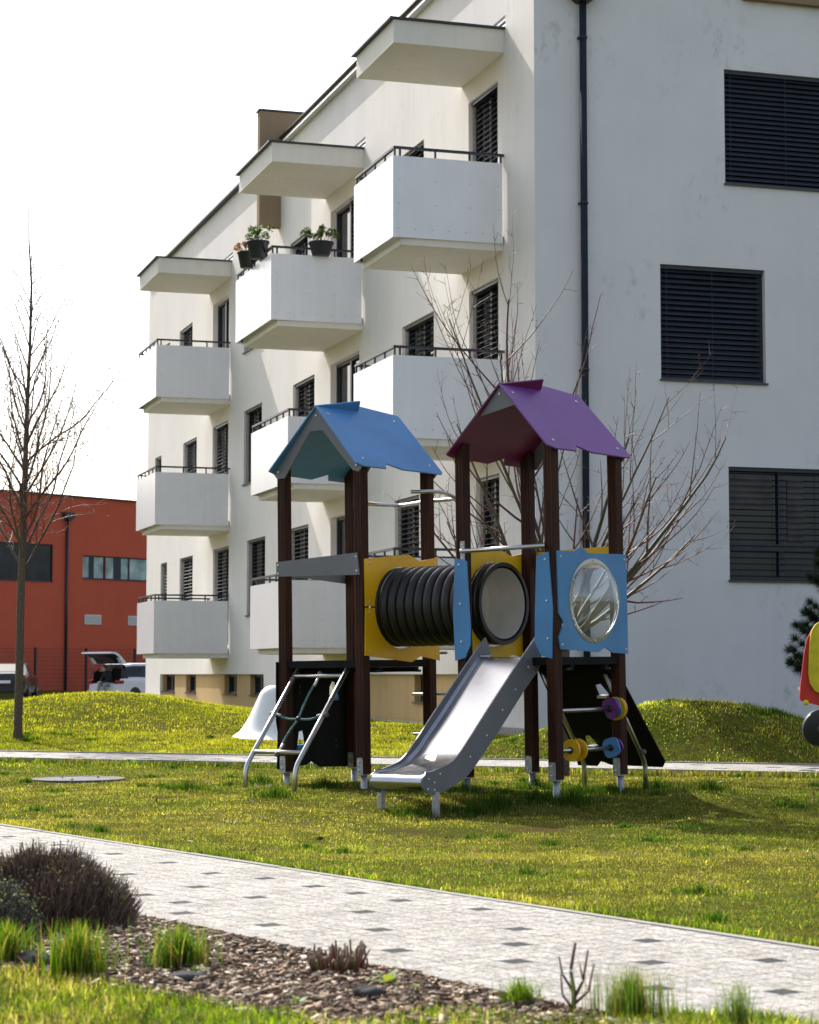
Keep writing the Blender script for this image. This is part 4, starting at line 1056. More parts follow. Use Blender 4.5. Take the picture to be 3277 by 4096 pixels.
for ol, bl in ((Y1, ((.03, 1.99), (.03, 1.65), (.955, 2.02))), (Y2, ((.03, 1.56), (.03, 1.215), (.955, 1.18)))):
    p = plate('tunnel_board', [ol], fb(PS+PL_-e), (0, 1, 0), .013, M_YELLOW, M_EDGE, play)
    for a_, z_ in bl: bolt(p, (a_, PS+PL_-e-.0065, z_), (0, -1, 0), 1.1)
    plate('tunnel_board', [ol], fb(PS+e), (0, 1, 0), .013, M_YELLOW, M_EDGE, play)
plate('rail_board', [[(.05, 2.09), (PS-.03, 2.065), (PS-.03, 1.93), (.05, 1.90)]], fa(PS+e), (1, 0, 0), .013, M_YELLOW, M_EDGE, play)
# tunnel
T0, T1 = PS-.03, PS+PL_+.03
MT = Matrix.Translation((TB[0], 0, TB[1])) @ Matrix.Rotation(-math.pi/2, 4, 'X')
prof = [(.322, T0-.0), (.322, T0+.002)]; prof = []
z = T0; nr = 12; pt = (T1-T0)/nr
for i in range(nr):
    for q in (0, .03, .1, .2, .35, .5, .65, .8, .9, .97): prof.append((.312+.044*max(0, math.sin(math.pi*q))**.5, T0+(i+q)*pt))
prof.append((.322, T1))
mb = MB(); mb.lathe([(.355, T0-.045), (.358, T0-.03), (.355, T0-.015), (.335, T0-.01)]+prof, 56, MT, 0, True, False); tn = mb.build('tunnel', M_RUBBER, play, fix=False)
mb = MB(); lin = [(.330-.004*math.cos(2*math.pi*(zz-T0)/.115), zz) for zz in np.linspace(T0-.035, T1, 90)]; lin = [(min(.306, r_-.024), zz) for r_, zz in lin]
mb.lathe([(.355, T0-.046), (.322, T0-.046)], 56, MT, 1, True, False); mb.lathe(lin, 56, MT, 0, True, False); mb.build('tunnel_lining', [M_LINER, M_RUBBER], tn, fix=False)
# blue side boards and grab rail on the slide opening
p = plate('side_board', [[(.975, 1.99), (.85, 1.96), (.82, 1.394), (.823, 1.25), (.876, 1.145), (.986, 1.122), (1.002, 1.54)]], fa(-e), (1, 0, 0), .013, M_BLUE, M_EDGE, play)
for b_, z_ in ((.93, 1.93), (.925, 1.60), (.915, 1.28)): bolt(p, (-e-.0065, b_, z_), (-1, 0, 0), 1.1)
p = plate('side_board', [[(.118, 1.971), (-.005, 2.002), (-.037, 1.535), (-.022, 1.128), (.087, 1.153), (.148, 1.261), (.142, 1.516)]], fa(-e), (1, 0, 0), .013, M_BLUE, M_EDGE, play)
for b_, z_ in ((.03, 1.94), (.02, 1.60), (.015, 1.29)): bolt(p, (-e-.0065, b_, z_), (-1, 0, 0), 1.1)
mb = MB(); mb.tube([(-.075, .90, 2.045), (-.075, .02, 2.052)], .0185, 14); gr = mb.build('grab_rail', M_STEEL, play)
mb = MB(); mb.box(-w2-.007, -w2-.0005, .875, .92, 1.955, 2.13, bev=.003); mb.build('rail_plate', M_GALV, gr)
for z_ in (1.985, 2.1): bolt(gr, (-w2-.007, .897, z_), (-1, 0, 0), 1.0)
# bubble window board
WO = [(-.021, 2.009), (.214, 2.012), (.323, 2.052), (.426, 2.003), (.991, 2.01), (.989, 1.162), (.761, 1.172), (.65, 1.218), (.547, 1.177), (.009, 1.204), (-.015, 1.299), (.06, 1.418), (-.009, 1.494)]
WC = (.490, 1.607)
p = plate('window_board', [WO, ell(*WC, .325, .325, 48)], fb(-e), (0, 1, 0), .013, M_BLUE, M_EDGE, play)
for a_, z_ in ((.025, 1.965), (.955, 1.965), (.03, 1.24), (.955, 1.20)): bolt(p, (a_, -e-.0065, z_), (0, -1, 0), 1.1)
MW = Matrix.Translation((WC[0], -e-.007, WC[1])) @ Matrix.Rotation(math.pi/2, 4, 'X')
mb = MB(); mb.lathe([(.314, 0), (.352, 0), (.353, .003), (.314, .004)], 56, MW, 0, False, False); rg = mb.build('window_ring', steel('polished_ring', (.42, .40, .37), .2), p)
for k in range(6):
    an = k*math.pi/3+math.pi/2; bolt(p, (WC[0]+.334*math.cos(an), -e-.011, WC[1]+.334*math.sin(an)), (0, -1, 0), 1.0)
mb = MB(); dome = [(.317*math.cos(t), .15*math.sin(t)) for t in np.linspace(0, math.pi/2-.001, 20)]; mb.lathe(dome, 56, MW, 0, True, False); mb.build('bubble', M_CLEAR, p, fix=False)
# overhead hoop and climbing pole at the back of the blue tower
def arc(pts, n=6, r=.12):
    """rounds the corners of a polyline"""
    P_ = [Vector(q) for q in pts]; out = [P_[0]]
    for i in range(1, len(P_)-1):
        a = (P_[i-1]-P_[i]); b = (P_[i+1]-P_[i]); rr = min(r, a.length*.45, b.length*.45); a = P_[i]+a.normalized()*rr; b = P_[i]+b.normalized()*rr
        for k in range(n+1):
            t = k/n; out.append(a*(1-t)**2+P_[i]*2*t*(1-t)+b*t*t)
    out.append(P_[-1]); return out
b1 = PS+PL_
mb = MB(); mb.tube(arc([(PS+.03, b1+PS-.12, 2.62), (1.46, b1+PS-.14, 2.62), (1.24, 2.35, 2.62), (1.22, 1.95, 2.62), (.82, 1.82, 2.66), (PS-.28, b1-.04, 2.66)], 6, .12), .0185, 12); hp = mb.build('climbing_hoop', M_STEEL, play)
mb = MB(); mb.tube([(1.235, 2.36, 2.62), (1.235, 2.36, -.1)], .0185, 12)
for z_ in (.45, .82, 1.2): mb.tube([(1.2, 2.50, z_), (1.24, 2.12, z_)], .014, 10)
mb.build('climbing_pole', M_STEEL, hp)
# slide
so = [(.015, 1.300), (.028, 1.316), (.045, 1.30), (.107, 1.154), (.075, 1.047), (-.09, .924), (-.492, .557), (-.792, .303), (-.934, .20), (-1.154, .122), (-1.298, .091), (-1.378, .092), (-1.44, .115), (-1.475, .15), (-1.478, .205), (-1.455, .24), (-1.41, .259), (-1.312, .279), (-1.132, .319), (-1.04, .372), (-.965, .431), (-.582, .781), (-.185, 1.132)]
def smooth_poly(P_, it=1, keep=()):
    for _ in range(it):
        out = []
        for i in range(len(P_)):
            a, b = P_[i], P_[(i+1) % len(P_)]
            out += [(a[0]*.8+b[0]*.2, a[1]*.8+b[1]*.2), (a[0]*.2+b[0]*.8, a[1]*.2+b[1]*.8)]
        P_ = out
    return P_
so = smooth_poly(so, 2)
bed = [(.10, 1.143), (-.03, 1.143), (-.08, 1.125), (-.30, .93), (-.60, .655), (-.79, .49), (-.88, .41), (-.965, .352), (-1.06, .305), (-1.165, .275), (-1.30, .250), (-1.42, .243)]
def cr(P_, n=4):
    out = []
    for i in range(len(P_)-1):
        p0, p1, p2, p3 = P_[max(i-1, 0)], P_[i], P_[i+1], P_[min(i+2, len(P_)-1)]
        for k in range(n):
            t = k/n; out.append(tuple(.5*((2*p1[j])+(-p0[j]+p2[j])*t+(2*p0[j]-5*p1[j]+4*p2[j]-p3[j])*t*t+(-p0[j]+3*p1[j]-3*p2[j]+p3[j])*t**3) for j in (0, 1)))
    out.append(P_[-1]); return out
bedc = cr(bed); bedc += [(-1.42+.0-.058*math.sin(t), .185+.058*math.cos(t)) for t in np.linspace(.2, 3.6, 14)]
B0, B1 = .205, .735
mb = MB(); 
for x, z_ in bedc: pass
nb = len(bedc); acr = [B0+.007, B0+.012, B0+.03]+list(np.linspace(B0+.07, B1-.07, 6))+[B1-.03, B1-.012, B1-.007]; dz = [.03, .012, .002]+[0]*6+[.002, .012, .03]
vs = [(x, b_, z_+(d if i < nb-14 else d*0)) for i, (x, z_) in enumerate(bedc) for b_, d in zip(acr, dz)]
na = len(acr); mb.add(vs, [(i*na+j, i*na+j+1, (i+1)*na+j+1, (i+1)*na+j) for i in range(nb-1) for j in range(na-1)], 0, True)
sl = mb.build('slide', M_CHUTE, play, fix=False)
sm = sl.modifiers.new('t', 'SOLIDIFY'); sm.thickness = .003
for bv in (B0, B1):
    plate('side_panel', [so], fb(bv), (0, 1, 0), .014, M_GREY, M_EDGE, sl)
for a_, z_ in ((-1.40, .21), (-1.41, .135), (-1.33, .18), (-1.33, .125), (-1.26, .245), (-.88, .36), (-.66, .52), (-.45, .72), (-.27, .88), (-.09, 1.06)):
    bolt(sl, (a_, B0-.0075, z_), (0, -1, 0), 1.0); bolt(sl, (a_, B1-.0075, z_), (0, -1, 0), 1.0)
for bv in (B0-.012, B1+.012):
    mb = MB(); mb.box(-1.345, -1.30, bv-.022, bv+.022, -.32, .11, bev=.003); mb.build('leg', M_GALV, sl)
# rope ladder
RB = .295
prof_l = arc([(.03, 0, 1.12), (-.60, 0, .345), (-.715, 0, .20), (-.725, 0, -.15)], 6, .13)
ld = None
for s in (-1, 1):
    mb = MB(); mb.tube([(p_[0], MBL+s*RB, p_[2]) for p_ in arc([(.03, 0, 1.12), (-.61, 0, .335), (-.70, 0, .22), (-.722, 0, -.15)], 8, .10)], .0215, 16)
    if ld is None: ld = mb.build('ladder', M_STEEL, play)
    else: mb.build('ladder_rail', M_STEEL, ld)
for (a_, z_) in ((-.065, 1.003), (-.60, .350)):
    mb = MB(); mb.tube([(a_, MBL-RB, z_), (a_, MBL+RB, z_)], .0185, 14); mb.build('rung', M_STEEL, ld)
cen = Vector((-.335, MBL+.0, .63))
ends = [Vector((-.065, MBL+.0, 1.0)), Vector((-.60, MBL-.03, .352)), Vector((-.325, MBL+RB, .675)), Vector((-.36, MBL-RB, .635))]
ends = [Vector((-.075, MBL, .985)), Vector((-.585, MBL, .365)), Vector((-.33, MBL+RB-.02, .672)), Vector((-.33, MBL-RB+.02, .668))]
for i, e_ in enumerate(ends):
    d = (cen-e_); side_ = Vector((.0, (.018 if i < 2 else 0), -.02 if i >= 2 else 0))
    pts = [e_.lerp(cen, t)+side_*math.sin(math.pi*t) for t in np.linspace(.12, 1, 9)]
    # three twisted strands
    mb = MB()
    for st in range(3):
        q = []; N_ = 34
        for k in range(N_+1):
            t = k/N_*(len(pts)-1); i0 = min(int(t), len(pts)-2); c_ = pts[i0].lerp(pts[i0+1], t-i0); dd = (pts[i0+1]-pts[i0]).normalized(); u_ = dd.orthogonal().normalized(); v_ = dd.cross(u_)
            an = k*.75+st*2.094; q.append(c_+(u_*math.cos(an)+v_*math.sin(an))*.0055)
        mb.tube(q, .0062, 6)
    mb.build('rope', M_ROPE, ld)
    mb = MB(); mb.tube([e_, e_.lerp(cen, .2)], .0125, 12); mb.build('rope_ferrule', M_ALU, ld)
    out_ = (e_-cen).normalized(); c0 = e_+out_*.045 if i < 2 else Vector((e_.x, e_.y+(.05 if i == 2 else -.05), e_.z))
    mb = MB(); mb.sphere(c0, .024, 14, 0); mb.build('end_cap', M_CAP, ld)
mb = MB(); mb.sphere(cen, .027, 12, 0, (1.1, 1, .9)); mb.build('rope_knot', M_BLACK, ld)
# climbing wall at the far side of the blue tower
bw = 2*PS+PL_+.056
CW = [(-.065, 1.133), (PS+.06, 1.133), (PS+.065, .55), (1.0, .40), (.961, .288), (.90, .149), (.512, .162), (.394, .218), (.315, .188), (-.063, .166), (-.049, .498), (-.071, .603)]
H1 = [(.685, .956), (.73, .938), (.76, .83), (.643, .825), (.648, .892)]; H2 = [(.28, .507), (.221, .496), (.200, .375), (.31, .372)]
p = plate('climbing_wall', [CW, H1, H2], fb(bw), (0, 1, 0), .014, M_BOARD, M_EDGE, play)
for a_, z_ in ((.70, .815), (.255, .365)):
    mb = MB(); mb.box(a_-.062, a_+.062, bw-.02, bw+.03, z_-.045, z_+.012, bev=.012); mb.build('climbing_hold', M_BLUE, p)
for a_, z_ in ((.232, .908), (.232, .852), (.727, .395), (.726, .341)):
    mb = MB(); mb.lathe([(.017, 0), (.017, .004), (.006, .006)], 12, Matrix.Translation((a_, bw-.007, z_)) @ Matrix.Rotation(math.pi/2, 4, 'X')); mb.build('cover_cap', M_BLACK, p)
# sloping ramp on the far side of the purple tower
A0, Z0, A1, Z1_ = .90, 1.13, 1.745, .163
rl = math.hypot(A1-A0, Z1_-Z0); rd = Vector(((A1-A0)/rl, 0, (Z1_-Z0)/rl)); rn = Vector((-rd.z, 0, rd.x)) 
fr = lambda p, q: tuple(Vector((A0, p, Z0))+rd*q)
def tq(a_): return (a_-A0)/(A1-A0)*rl
RO = [(.055, 0), (.875, 0), (.965, tq(1.62)), (1.008, tq(1.741)), (.794, tq(1.743)), (.727, tq(1.701)), (.643, tq(1.731)), (.096, tq(1.74)), (.047, tq(1.701))]
RH1 = [(.364, tq(1.102)), (.295, tq(1.091)), (.262, tq(1.176)), (.379, tq(1.187))]; RH2 = [(.758, tq(1.497)), (.703, tq(1.497)), (.665, tq(1.578)), (.80, tq(1.585))]
p = plate('climbing_ramp', [RO, RH1, RH2], fr, rn, .014, M_BOARD, M_EDGE, play)
for b_, q_ in ((.32, tq(1.19)), (.735, tq(1.59))):
    c_ = Vector(fr(b_, q_)); mb = MB(); mb.box(-.055, .055, -.05, .05, -.012, .012, 0, Matrix.Translation(c_) @ Matrix.Rotation(-.1, 4, 'Y'), bev=0); mb.build('climbing_hold', M_ALU, p)
for b_ in (.15, .80):
    mb = MB(); mb.tube(arc([(PS+.02, b_, 1.0), (1.44, b_, .34), (1.535, b_, .215), (1.54, b_, -.15)], 8, .10), .0215, 14); tb = mb.build('ramp_tube', M_STEEL, play)
    mb = MB(); mb.sphere((1.45, b_-.045, .31), .026, 14); mb.build('end_cap', M_CAP, tb)
mb = MB(); mb.prism([(.05, 1.07), (-.0, 1.07), (-.0, .80)], 0, .0, .02); 
for k_ in range(1): pass
# abacus bars with turning discs
def disc_poly(kind, r):
    if kind == 'round': return ell(0, 0, r, r, 36)
    if kind == 'square': base = [(r, 0), (0, r), (-r, 0), (0, -r)]; base = [(x*math.cos(.5)-y*math.sin(.5), x*math.sin(.5)+y*math.cos(.5)) for x, y in base]
    if kind == 'tri': base = [(r*1.1*math.cos(a), r*1.1*math.sin(a)) for a in (.5, 1.9, 3.2, 4.7)]
    if kind == 'oct': base = [(r*math.cos(a), r*math.sin(a)) for a in np.arange(8)*math.pi/4+.3]
    return smooth_poly(base, 3)
for z_, discs in ((.70, ((.792, 'tri', .105, M_PURPLE), (.835, 'square', .115, M_BLUE), (.878, 'round', .10, M_YELLOW), (.915-.015, 'round', .10, M_YELLOW))), (.373, ((.215, 'round', .092, M_YELLOW), (.268, 'tri', .07, M_PURPLE), (.318, 'round', .092, M_YELLOW), (.802, 'square', .115, M_BLUE), (.855, 'tri', .09, M_PURPLE)))):
    mb = MB(); mb.tube([(.03, -.0, z_), (PS-.03, -.0, z_)], .0175, 12); br = mb.build('counting_bar', M_STEEL, play)
    for a_, kd, r_, mt in discs:
        q_ = disc_poly(kd, r_); plate('disc', [q_], (lambda p, q, a_=a_, z_=z_: (a_, p, z_+q)), (1, .06, 0), .016, mt, mt, br)
        mb = MB(); mb.tube([(a_-.022, 0, z_), (a_+.022, 0, z_)], .027, 14); mb.build('bush', M_BLACK, br)

# ------------------------------------------------------------------ white mound slide, manhole, toy, odds
mb = MB(); prof = [(.78, -.08), (.66, .0), (.60, .03), (.50, .10), (.40, .24), (.31, .42), (.24, .58), (.19, .69), (.13, .76), (.06, .795), (.001, .80)]
pc = cr(prof, 4); mb.lathe(pc, 64, Matrix.Translation((-1.93, 30, float(hgt(-1.93, 30))-.02)) @ Matrix.Diagonal((.97, .97, .93, 1)), 0, True, False)
tag(mb.build('white_play_mound', M_WHITEFG), 'smooth white bell shaped play mound on the grass behind the rope ladder', 'play mound')
mb = MB(); mb.lathe([(.44, -.03), (.44, .018), (.43, .022), (.40, .022), (.395, .018), (.001, .02)], 48, Matrix.Translation((-3.13, 20.08, float(hgt(-3.13, 20.08)))), 0, False, False)
tag(mb.build('manhole_cover', M_MANH), 'round grey ribbed manhole cover set in the lawn', 'manhole cover')

toy = empty('spring_rider', Matrix.Translation((4.27, 20.0, 0)), 'red and yellow spring rider vehicle with black wheels at the right edge', 'spring rider')
mb = MB(); 
side_p = smooth_poly([(-.62, .79), (-.60, .74), (.55, .50), (.62, .60), (.60, .80), (.30, .95), (.28, 1.4), (.05, 1.4), (-.05, .98), (-.22, .95), (-.26, 1.36), (-.36, 1.45), (-.48, 1.44), (-.555, 1.30)], 1)
for yy in (-.19, .15): mb.prism([(x_+(.075 if yy > 0 else 0), z_) for x_, z_ in side_p], 1, yy, yy+.03)
mb.build('body', M_TRED, toy)
mb = MB(); mb.box(-.57, -.27, -.150, .145, .845, .875, bev=.006); mb.build('seat', simple('seat_wood', (.36, .24, .13), .6), toy)
mb = MB(); mb.prism(smooth_poly([(-.545, .83), (-.15, .78), (-.15, 1.40), (-.33, 1.50), (-.45, 1.49), (-.52, 1.38)], 2), 1, -.235, -.193); mb.build('side_board', M_TYEL, toy)
for x_ in (-.45, .38):
    for yy in (-.27, .20):
        mb = MB(); MM = Matrix.Translation((x_+(.09 if yy > 0 else 0), yy+.03, .50)) @ Matrix.Rotation(math.pi/2+.25, 4, 'X') @ Matrix.Rotation(.3, 4, 'Y')
        mb.lathe([(.02, -.03), (.15, -.03), (.168, -.018), (.168, .018), (.15, .03), (.02, .03)], 32, MM); wh = mb.build('wheel', M_TBLK, toy)
        mb = MB(); mb.lathe([(.001, -.034), (.035, -.034), (.035, .034), (.001, .034)], 14, MM); mb.build('hub', M_CAP, wh)
mb = MB(); mb.sphere((-.56, -.2, .735), .028, 12); mb.build('footrest', M_TYEL, toy)
mb = MB(); mb.tube([(.05+.10*math.cos(t), .10*math.sin(t), .02+t*.0132) for t in np.linspace(0, 12*math.pi, 130)], .014, 8); mb.build('spring', M_TBLK, toy)
mb = MB(); mb.tube([(-.02, -.25, 1.15), (-.02, .22, 1.15)], .016, 10); mb.build('handlebar', M_STEEL, toy)

mb = MB(); mb.tube([(2.62, 12.73, -.08), (2.66, 12.70, .06), (2.72, 12.68, .14)], [.05, .05, .048], 18, 0)
for k_ in range(3): mb.tube([(2.640+.022*k_, 12.717-.012*k_, -.015+.04*k_), (2.644+.022*k_, 12.714-.012*k_, -.007+.04*k_)], .0535, 18, 1)
tag(mb.build('banded_stub', [M_WHITEFG, M_BLACK]), 'short pale stub with thin dark bands in the grass at the right edge', 'stub')

# stones in the bed
def stone(loc, s, label, mat=M_STONE):
    b = bmesh.new(); bmesh.ops.create_icosphere(b, subdivisions=3, radius=1)
    for v in b.verts:
        v.co *= 1+.22*math.sin(v.co.x*5+loc[0]*9)*math.cos(v.co.y*4+loc[1]*7); v.co = Vector((v.co.x*s[0], v.co.y*s[1], v.co.z*s[2]))
    mb = MB(); mb.bm(b, 0, Matrix.Translation(loc) @ Matrix.Rotation(loc[0]*3, 4, 'Z'), False)
    tag(mb.build('stone', mat), label, 'stone')
stone((-1.28, 7.25, .03), (.065, .05, .035), 'dark rounded stone beside the leftmost grass tuft')
stone((-.12, 6.55, .03), (.05, .04, .018), 'flat bluish slate stone near the green rosette weed')
stone((-.72, 6.9, .028), (.06, .05, .014), 'flat grey slate piece in the mulch right of the tufted grass')

# ------------------------------------------------------------------ plants in the foreground
def clump(name, label, cat, c, n, rad, h0, h1, cols, wd=.0045, lean=.35, squash=1.0, group=None):
    r = np.abs(rng.normal(0, rad, n)); t = rng.uniform(0, 6.28, n)
    P = np.stack([r*np.cos(t), r*np.sin(t)*squash, np.zeros(n)], 1)
    pal = np.array(cols); C = pal[rng.integers(0, len(pal), n)]*rng.uniform(.6, 1.35, (n, 1))
    V, F, Cc = blades(P, rng.uniform(h0, h1, n), wd*rng.uniform(.7, 1.3, n), C, lean=lean, seg=4, curl=.5)
    o = np_mesh(name, V, F, Cc, M_GRASS); o.location = (c[0], c[1], .01); tag(o, label, cat, group); return o
GG = [(.10, .20, .015), (.14, .24, .02), (.07, .15, .012), (.20, .26, .04)]; GS = GG+GG+[(.40, .28, .13)]
clump('grass_tuft', 'bright green grass tuft at the left edge below the grey shrub', 'grass tuft', (-1.37, 7.3), 420, .05, .08, .17, GS, group=None)
clump('grass_tuft', 'tall bright green grass tuft in front of the brown shrub', 'grass tuft', (-1.09, 7.0), 650, .062, .09, .20, GS)
clump('grass_tuft', 'green grass tuft with dry straw base right of the brown shrub, by the kerb', 'grass tuft', (-.775, 7.22), 520, .055, .06, .17, GS, lean=.5)
clump('grass_tuft', 'hazy upright blue green grass tuft with tan base near bottom right', 'grass tuft', (.64, 6.2), 620, .066, .07, .155, [(.11, .20, .04), (.14, .24, .05), (.10, .17, .04), (.28, .20, .08)], wd=.0026, lean=.18)
clump('grass_tuft', 'sparse thin grass tuft at the bottom right corner over the paving', 'grass tuft', (.92, 6.02), 190, .03, .07, .15, [(.16, .24, .10), (.14, .2, .06)], wd=.0025, lean=.25)
clump('grass_tuft', 'small low green grass clump at the kerb beside the forked dry stem', 'grass tuft', (.33, 6.42), 260, .036, .04, .10, GG, lean=.7)
def shrub(name, label, c, rad, h, n, cols, tips, parent_cat='shrub', zoff=0):
    root = empty(name, Matrix.Translation((c[0], c[1], .0)), label, parent_cat)
    # upright wiry stems radiating from the base, dense at the surface
    V = []; F = []; C = []; th = rng.uniform(0, 2*np.pi, n); ph = np.arccos(rng.uniform(.05, 1, n))
    d = np.stack([np.cos(th)*np.sin(ph)*rad, np.sin(th)*np.sin(ph)*rad, np.cos(ph)*h], 1)*rng.uniform(.55, 1.0, (n, 1))
    d *= (1+.10*np.sin(th*3+ph*5))[:, None]
    P = d.copy(); P[:, 2] = np.maximum(P[:, 2], .01)
    L = rng.uniform(.04, .09, n); up = d/np.linalg.norm(d, axis=1)[:, None]*.5+np.array([0, 0, 1.0])+rng.normal(0, .22, (n, 3)); up /= np.linalg.norm(up, axis=1)[:, None]
    side = np.cross(up, rng.normal(0, 1, (n, 3))); side /= np.linalg.norm(side, axis=1)[:, None]
    wd = rng.uniform(.0012, .0024, n)[:, None]
    a = P-side*wd; b = P+side*wd; cT = P+up*L[:, None]+side*wd*.6; dT = P+up*L[:, None]-side*wd*.6
    V = np.stack([a, b, cT, dT], 1).reshape(-1, 3); F = np.arange(4*n).reshape(n, 4)
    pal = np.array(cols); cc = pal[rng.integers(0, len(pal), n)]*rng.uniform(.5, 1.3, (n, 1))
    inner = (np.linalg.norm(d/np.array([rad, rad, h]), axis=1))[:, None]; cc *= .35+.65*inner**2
    C = np.repeat(cc, 4, 0)
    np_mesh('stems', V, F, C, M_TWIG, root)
    # seed heads / short leafy bits
    k = n//2; idx = rng.integers(0, n, k); Q = cT[idx]; s1 = rng.normal(0, 1, (k, 3)); s1 /= np.linalg.norm(s1, axis=1)[:, None]; s2 = np.cross(s1, rng.normal(0, 1, (k, 3))); s2 /= np.linalg.norm(s2, axis=1)[:, None]
    z_ = rng.uniform(.003, .007, k)[:, None]; V = np.stack([Q-s1*z_, Q-s2*z_*.5, Q+s1*z_, Q+s2*z_*.5], 1).reshape(-1, 3)
    tp = np.array(tips); C = np.repeat(tp[rng.integers(0, len(tp), k)]*rng.uniform(.6, 1.3, (k, 1)), 4, 0)
    np_mesh('foliage', V, np.arange(4*k).reshape(k, 4), C, M_LEAF, root)
    # woody core so that no light shines straight through
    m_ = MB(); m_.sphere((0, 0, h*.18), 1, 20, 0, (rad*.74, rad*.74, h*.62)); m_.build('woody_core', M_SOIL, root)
BR = [(.15, .095, .075), (.22, .15, .115), (.09, .062, .052), (.18, .14, .12)]
shrub('dried_shrub', 'large brown dried lavender shrub dome beside the path', (-1.45, 8.4), .34, .255, 26000, BR, [(.12, .08, .075), (.16, .12, .11), (.14, .18, .10), (.10, .07, .06)])
shrub('lavender_shrub', 'smaller grey green lavender shrub at the left edge in front of the brown one', (-1.55, 7.95), .15, .17, 6000, [(.16, .14, .13), (.12, .11, .10)], [(.22, .26, .19), (.30, .33, .27), (.16, .2, .12)])
# cut dry stems
def stubs(name, label, c, n, rad, h0, h1, col, fork=False):
    mb = MB()
    for i in range(n):
        an = random.uniform(0, 6.28); r_ = rad*math.sqrt(random.random()); x, y = r_*math.cos(an), r_*math.sin(an); h_ = random.uniform(h0, h1)
        d_ = Vector((x*.22+random.gauss(0, .010), y*.2+random.gauss(0, .01), h_))
        mb.tube([(x, y, 0), Vector((x, y, 0))+d_*.55+Vector((random.gauss(0, .006), 0, 0)), Vector((x, y, 0))+d_], [.0055, .0045, .0035], 6, 0, True, True, tuple(v*random.uniform(.6, 1.3) for v in col))
        if fork and random.random() < .6:
            p0 = Vector((x, y, 0))+d_*random.uniform(.3, .6); mb.tube([p0, p0+Vector((random.choice((-1, 1))*random.uniform(.02, .05), random.gauss(0, .01), random.uniform(.03, .09)))], [.0035, .0025], 6, 0, True, True, col)
    o = mb.build(name, M_TWIG, fix=False); o.location = (c[0], c[1], .01); tag(o, label, 'cut stems'); return o
stubs('cut_stem_clump', 'clump of upright brown cut stems by the kerb in the mulch', (-.235, 7.12), 90, .085, .04, .10, (.17, .10, .055))
mb = MB(); BC = (.12, .055, .04)
for pts, r_ in (([(0, 0, 0), (.005, 0, .06), (-.006, 0, .13), (.008, 0, .21)], .008), ([(.004, 0, .05), (.03, 0, .10), (.045, 0, .19)], .0055), ([(.0, 0, .03), (.045, 0, .07), (.062, 0, .15)], .005), ([(0, 0, .07), (-.03, .0, .12), (-.04, 0, .17)], .0045), ([(0, 0, .02), (-.03, 0, .06), (-.035, 0, .12)], .0045), ([(.03, 0, .1), (.02, 0, .15)], .003)):
    mb.tube(cr3 := [Vector(p_) for p_ in pts], [r_*(1-.45*i/(len(pts)-1)) for i in range(len(pts))], 7, 0, True, True, BC)
    for q in cr3[1:-1]: mb.sphere(q, r_*.9, 6)
o = mb.build('forked_dry_stem', M_TWIG, fix=False); o.location = (.475, 6.22, .01); tag(o, 'forked reddish brown bare stem left of the hazy grass tuft', 'dry stem')
def rosette(loc, label, s, n=12, cols=((.16, .26, .03), (.20, .30, .05))):
    mb = MB()
    for i in range(n):
        an = 6.28*i/n+random.uniform(-.3, .3); L = s*random.uniform(.6, 1.1); el = random.uniform(.2, 1.0); d_ = Vector((math.cos(an)*math.cos(el), math.sin(an)*math.cos(el), math.sin(el))); sd = Vector((-math.sin(an), math.cos(an), 0))
        pts = []; 
        for t in (0, .3, .6, .85, 1):
            c_ = d_*L*t+Vector((0, 0, -.25*L*t*t)); w_ = L*.16*math.sin(math.pi*min(1, t*.9+.08)); pts += [c_-sd*w_, c_+sd*w_]
        mb.add(pts, [(2*k, 2*k+1, 2*k+3, 2*k+2) for k in range(4)], 0, True, tuple(v*random.uniform(.8, 1.2) for v in random.choice(cols)))
    o = mb.build('weed', M_LEAF, fix=False); o.location = loc; tag(o, label, 'weed')
rosette((-.07, 6.80, .02), 'broad leafed bright green rosette weed in the mulch by the kerb', .085, 11)
rosette((-.70, 7.05, .02), 'small grey green ferny weed below the straw based grass tuft', .06, 26, ((.12, .17, .07), (.16, .21, .09)))
rosette((-.33, 6.40, .02), 'small bright green seedling weed low in the mulch centre', .055, 9)
rosette((.02, 6.68, .02), 'tiny yellow green weed right of the broad rosette', .035, 9)

